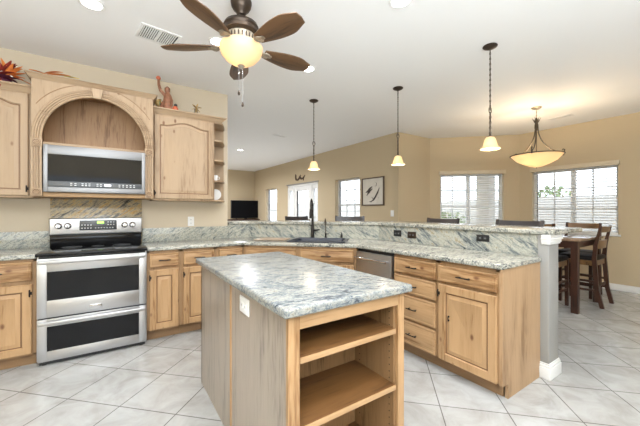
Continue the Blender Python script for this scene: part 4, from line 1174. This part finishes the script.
# antler hook decor above the door
t = thing('wall_hanging', 'small dark antler-like wall ornament above the entry door', 'wall ornament', (XE, 7.95, 2.18), -PI / 2)
m = MB()
m.tube([(-.05, -.01, .16), (-.03, -.015, .06), (.0, -.015, .0), (.10, -.015, -.02), (.22, -.015, .05), (.30, -.015, .0), (.42, -.015, .02), (.50, -.01, .09)], [.01, .02, .03, .02, .03, .03, .02, .008], 8)
m.tube([(.0, -.015, 0), (-.03, -.02, .06), (.03, -.02, .12)], [.018, .014, .006], 6)
m.tube([(.22, -.015, .05), (.26, -.02, .12)], [.018, .006], 6); m.tube([(.40, -.015, .02), (.43, -.02, -.06)], [.02, .006], 6)
m.build('antler', 'frame', t)

# ------------------------------------------------------------------ ornaments on the cabinets
def leaf(mb, base, d, L_, w_, curl=.25):
    d = Vector(d).normalized(); sd = d.cross(Vector((0, 0, 1))); sd = sd.normalized() if sd.length > .01 else Vector((1, 0, 0)); n_ = sd.cross(d)
    R_ = []
    for i in range(7):
        u = i / 6; c = Vector(base) + d * L_ * u + n_ * (-curl * L_ * u * u); ww = w_ * math.sin(PI * min(.97, max(.06, u ** .8))) ** .8
        R_.append([tuple(c - sd * ww), tuple(c + n_ * .002), tuple(c + sd * ww), tuple(c - n_ * .004)])
    mb.rings(R_)
ZU = 2.346
t = thing('flower_arrangement', 'red and orange silk flower arrangement on top of the left wall cabinet', 'flowers', (-.785, 3.70, ZU))
rd, og, pl = MB(), MB(), MB()
MB().lathe([(.001, 0), (.05, 0), (.06, .03), (.045, .05), (.001, .05)], seg=20).build('pot', 'plum', t)
for k in range(16):
    a = 2 * PI * k / 16 + random.uniform(-.2, .2); el = random.uniform(.5, 2.2)
    leaf(rd, (0, 0, .07), (math.cos(a), math.sin(a) * .6, el), random.uniform(.12, .18), .026)
for k in range(9):
    a = 2 * PI * k / 9; leaf(rd, (-.03, -.05, .06), (math.cos(a), -.3, math.sin(a) + .6), .12, .026)
for k in range(8):
    a = random.uniform(-.6, 1.8); leaf(og, (.03, -.02, .07), (math.cos(a), -.2, math.sin(a) + .3), random.uniform(.10, .16), .022)
for k in range(10):
    a = random.uniform(0, 2 * PI); leaf(pl, (.02, -.06, .04), (math.cos(a), math.sin(a), .25), .10, .026)
rd.build('red_petals', 'red', t); og.build('orange_petals', 'orange', t); pl.build('plum_petals', 'plum', t)
fc = MB()
for x, y, z in ((0, -.05, .09), (-.1, -.03, .12), (.06, -.06, .06)): fc.lathe([(.001, -.012), (.012, -.006), (.014, .004), (.001, .012)], (x, y, z), 10)
fc.build('flower_centre', 'paper', t)
t = thing('leaf_spray', 'orange and yellow silk leaves lying on top of the arched cabinet', 'leaves', (-.50, 3.545, 2.443))
og = MB(); yl = MB()
leaf(og, (0, 0, .012), (-1, .1, .25), .10, .018, .1); leaf(og, (0, 0, .012), (.9, .1, .55), .13, .024, .2); leaf(og, (.02, 0, .012), (1, -.1, .2), .16, .024, .1)
leaf(yl, (.13, 0, .02), (1, .1, .12), .11, .016, .05)
og.build('orange_leaf', 'orange', t); yl.build('yellow_leaf', 'yellowleaf', t)

# carved figure on right cabinet
t = thing('carved_figurine', 'brown carved wooden figurine with one arm raised on the right wall cabinet', 'figurine', (.465, 3.70, ZU))
fg = MB()
fg.tube([(.02, 0, 0), (.02, 0, .05), (.02, 0, .10), (.025, 0, .16), (.02, 0, .20)], [.050, .046, .042, .040, .022], 14)
fg.tube([(.02, 0, .19), (.02, 0, .215), (.02, -.005, .245), (.02, 0, .265)], [.016, .028, .028, .010], 12)
fg.tube([(.045, 0, .17), (.062, -.01, .12), (.06, -.02, .06)], [.016, .014, .011], 8)
fg.tube([(-.005, 0, .17), (-.045, 0, .21), (-.062, 0, .27), (-.065, 0, .325)], [.018, .017, .015, .012], 8)
fg.tube([(-.01, .0, .10), (-.035, 0, .05), (-.04, 0, 0)], [.016, .018, .02], 8)
fg.build('body', 'carved', t)
MB().lathe([(.001, 0), (.020, .004), (.024, .02), (.016, .034), (.001, .036)], (-.066, 0, .322), 12).build('raised_tip', 'redfig', t)
MB().lathe([(.001, 0), (.030, .002), (.032, .03), (.018, .055), (.001, .06)], (.095, -.03, 0), 14).build('small_figure', 'redfig', t)
MB().lathe([(.001, 0), (.016, .004), (.017, .022), (.001, .034)], (.098, -.03, .055), 12).build('small_head', 'black', t)
t = thing('horn_ornament', 'small cone shaped horn leaning beside the carved figurine', 'ornament', (.43, 3.80, ZU + .002))
MB().tube([(.015, 0, .0), (.0, 0, .05), (-.02, 0, .10), (-.035, 0, .125)], [.006, .018, .034, .044], 12).build('horn', 'gold', t)
MB().tube([(.03, -.03, .004), (.0, -.03, .06), (-.015, -.03, .11)], .006, 8).build('feather', 'leafgreen', t)
t = thing('small_ornament', 'small gold and grey ornament at the right end of the wall cabinet top', 'ornament', (.78, 3.70, ZU))
MB().lathe([(.001, 0), (.035, 0), (.038, .012), (.022, .04), (.020, .07), (.001, .075)], seg=14).build('base', 'pewter', t)
st = MB()
for k in range(6):
    a = 2 * PI * k / 6 + .3; leaf(st, (0, -.02, .082), (math.cos(a), -.15, math.sin(a)), .055, .018, .1)
st.build('rosette', 'gold', t)
# crockery on the corner shelves
t = thing('white_cup', 'small white cup on the middle corner shelf', 'cup', (1.015, 3.78, 1.619))
MB().lathe([(.001, 0), (.024, 0), (.028, .02), (.034, .07), (.031, .07), (.024, .015), (.001, .008)], seg=24).build('bowl', 'china', t)
MB().tube([(.03, 0, .055), (.05, 0, .05), (.05, 0, .028), (.028, 0, .02)], .004, 8).build('handle', 'china', t)
t = thing('display_plate', 'white plate standing upright on the lowest corner shelf', 'plate', (1.03, 3.82, 1.390))
Mp = T(0, 0, .068) @ Matrix.Rotation(math.radians(-20), 4, 'Z') @ Matrix.Rotation(PI / 2 - .15, 4, 'X')
MB().lathe([(.001, 0), (.035, 0), (.040, .004), (.068, .010), (.068, .013), (.038, .008), (.001, .004)], seg=32, mat=Mp).build('dish', 'china', t)
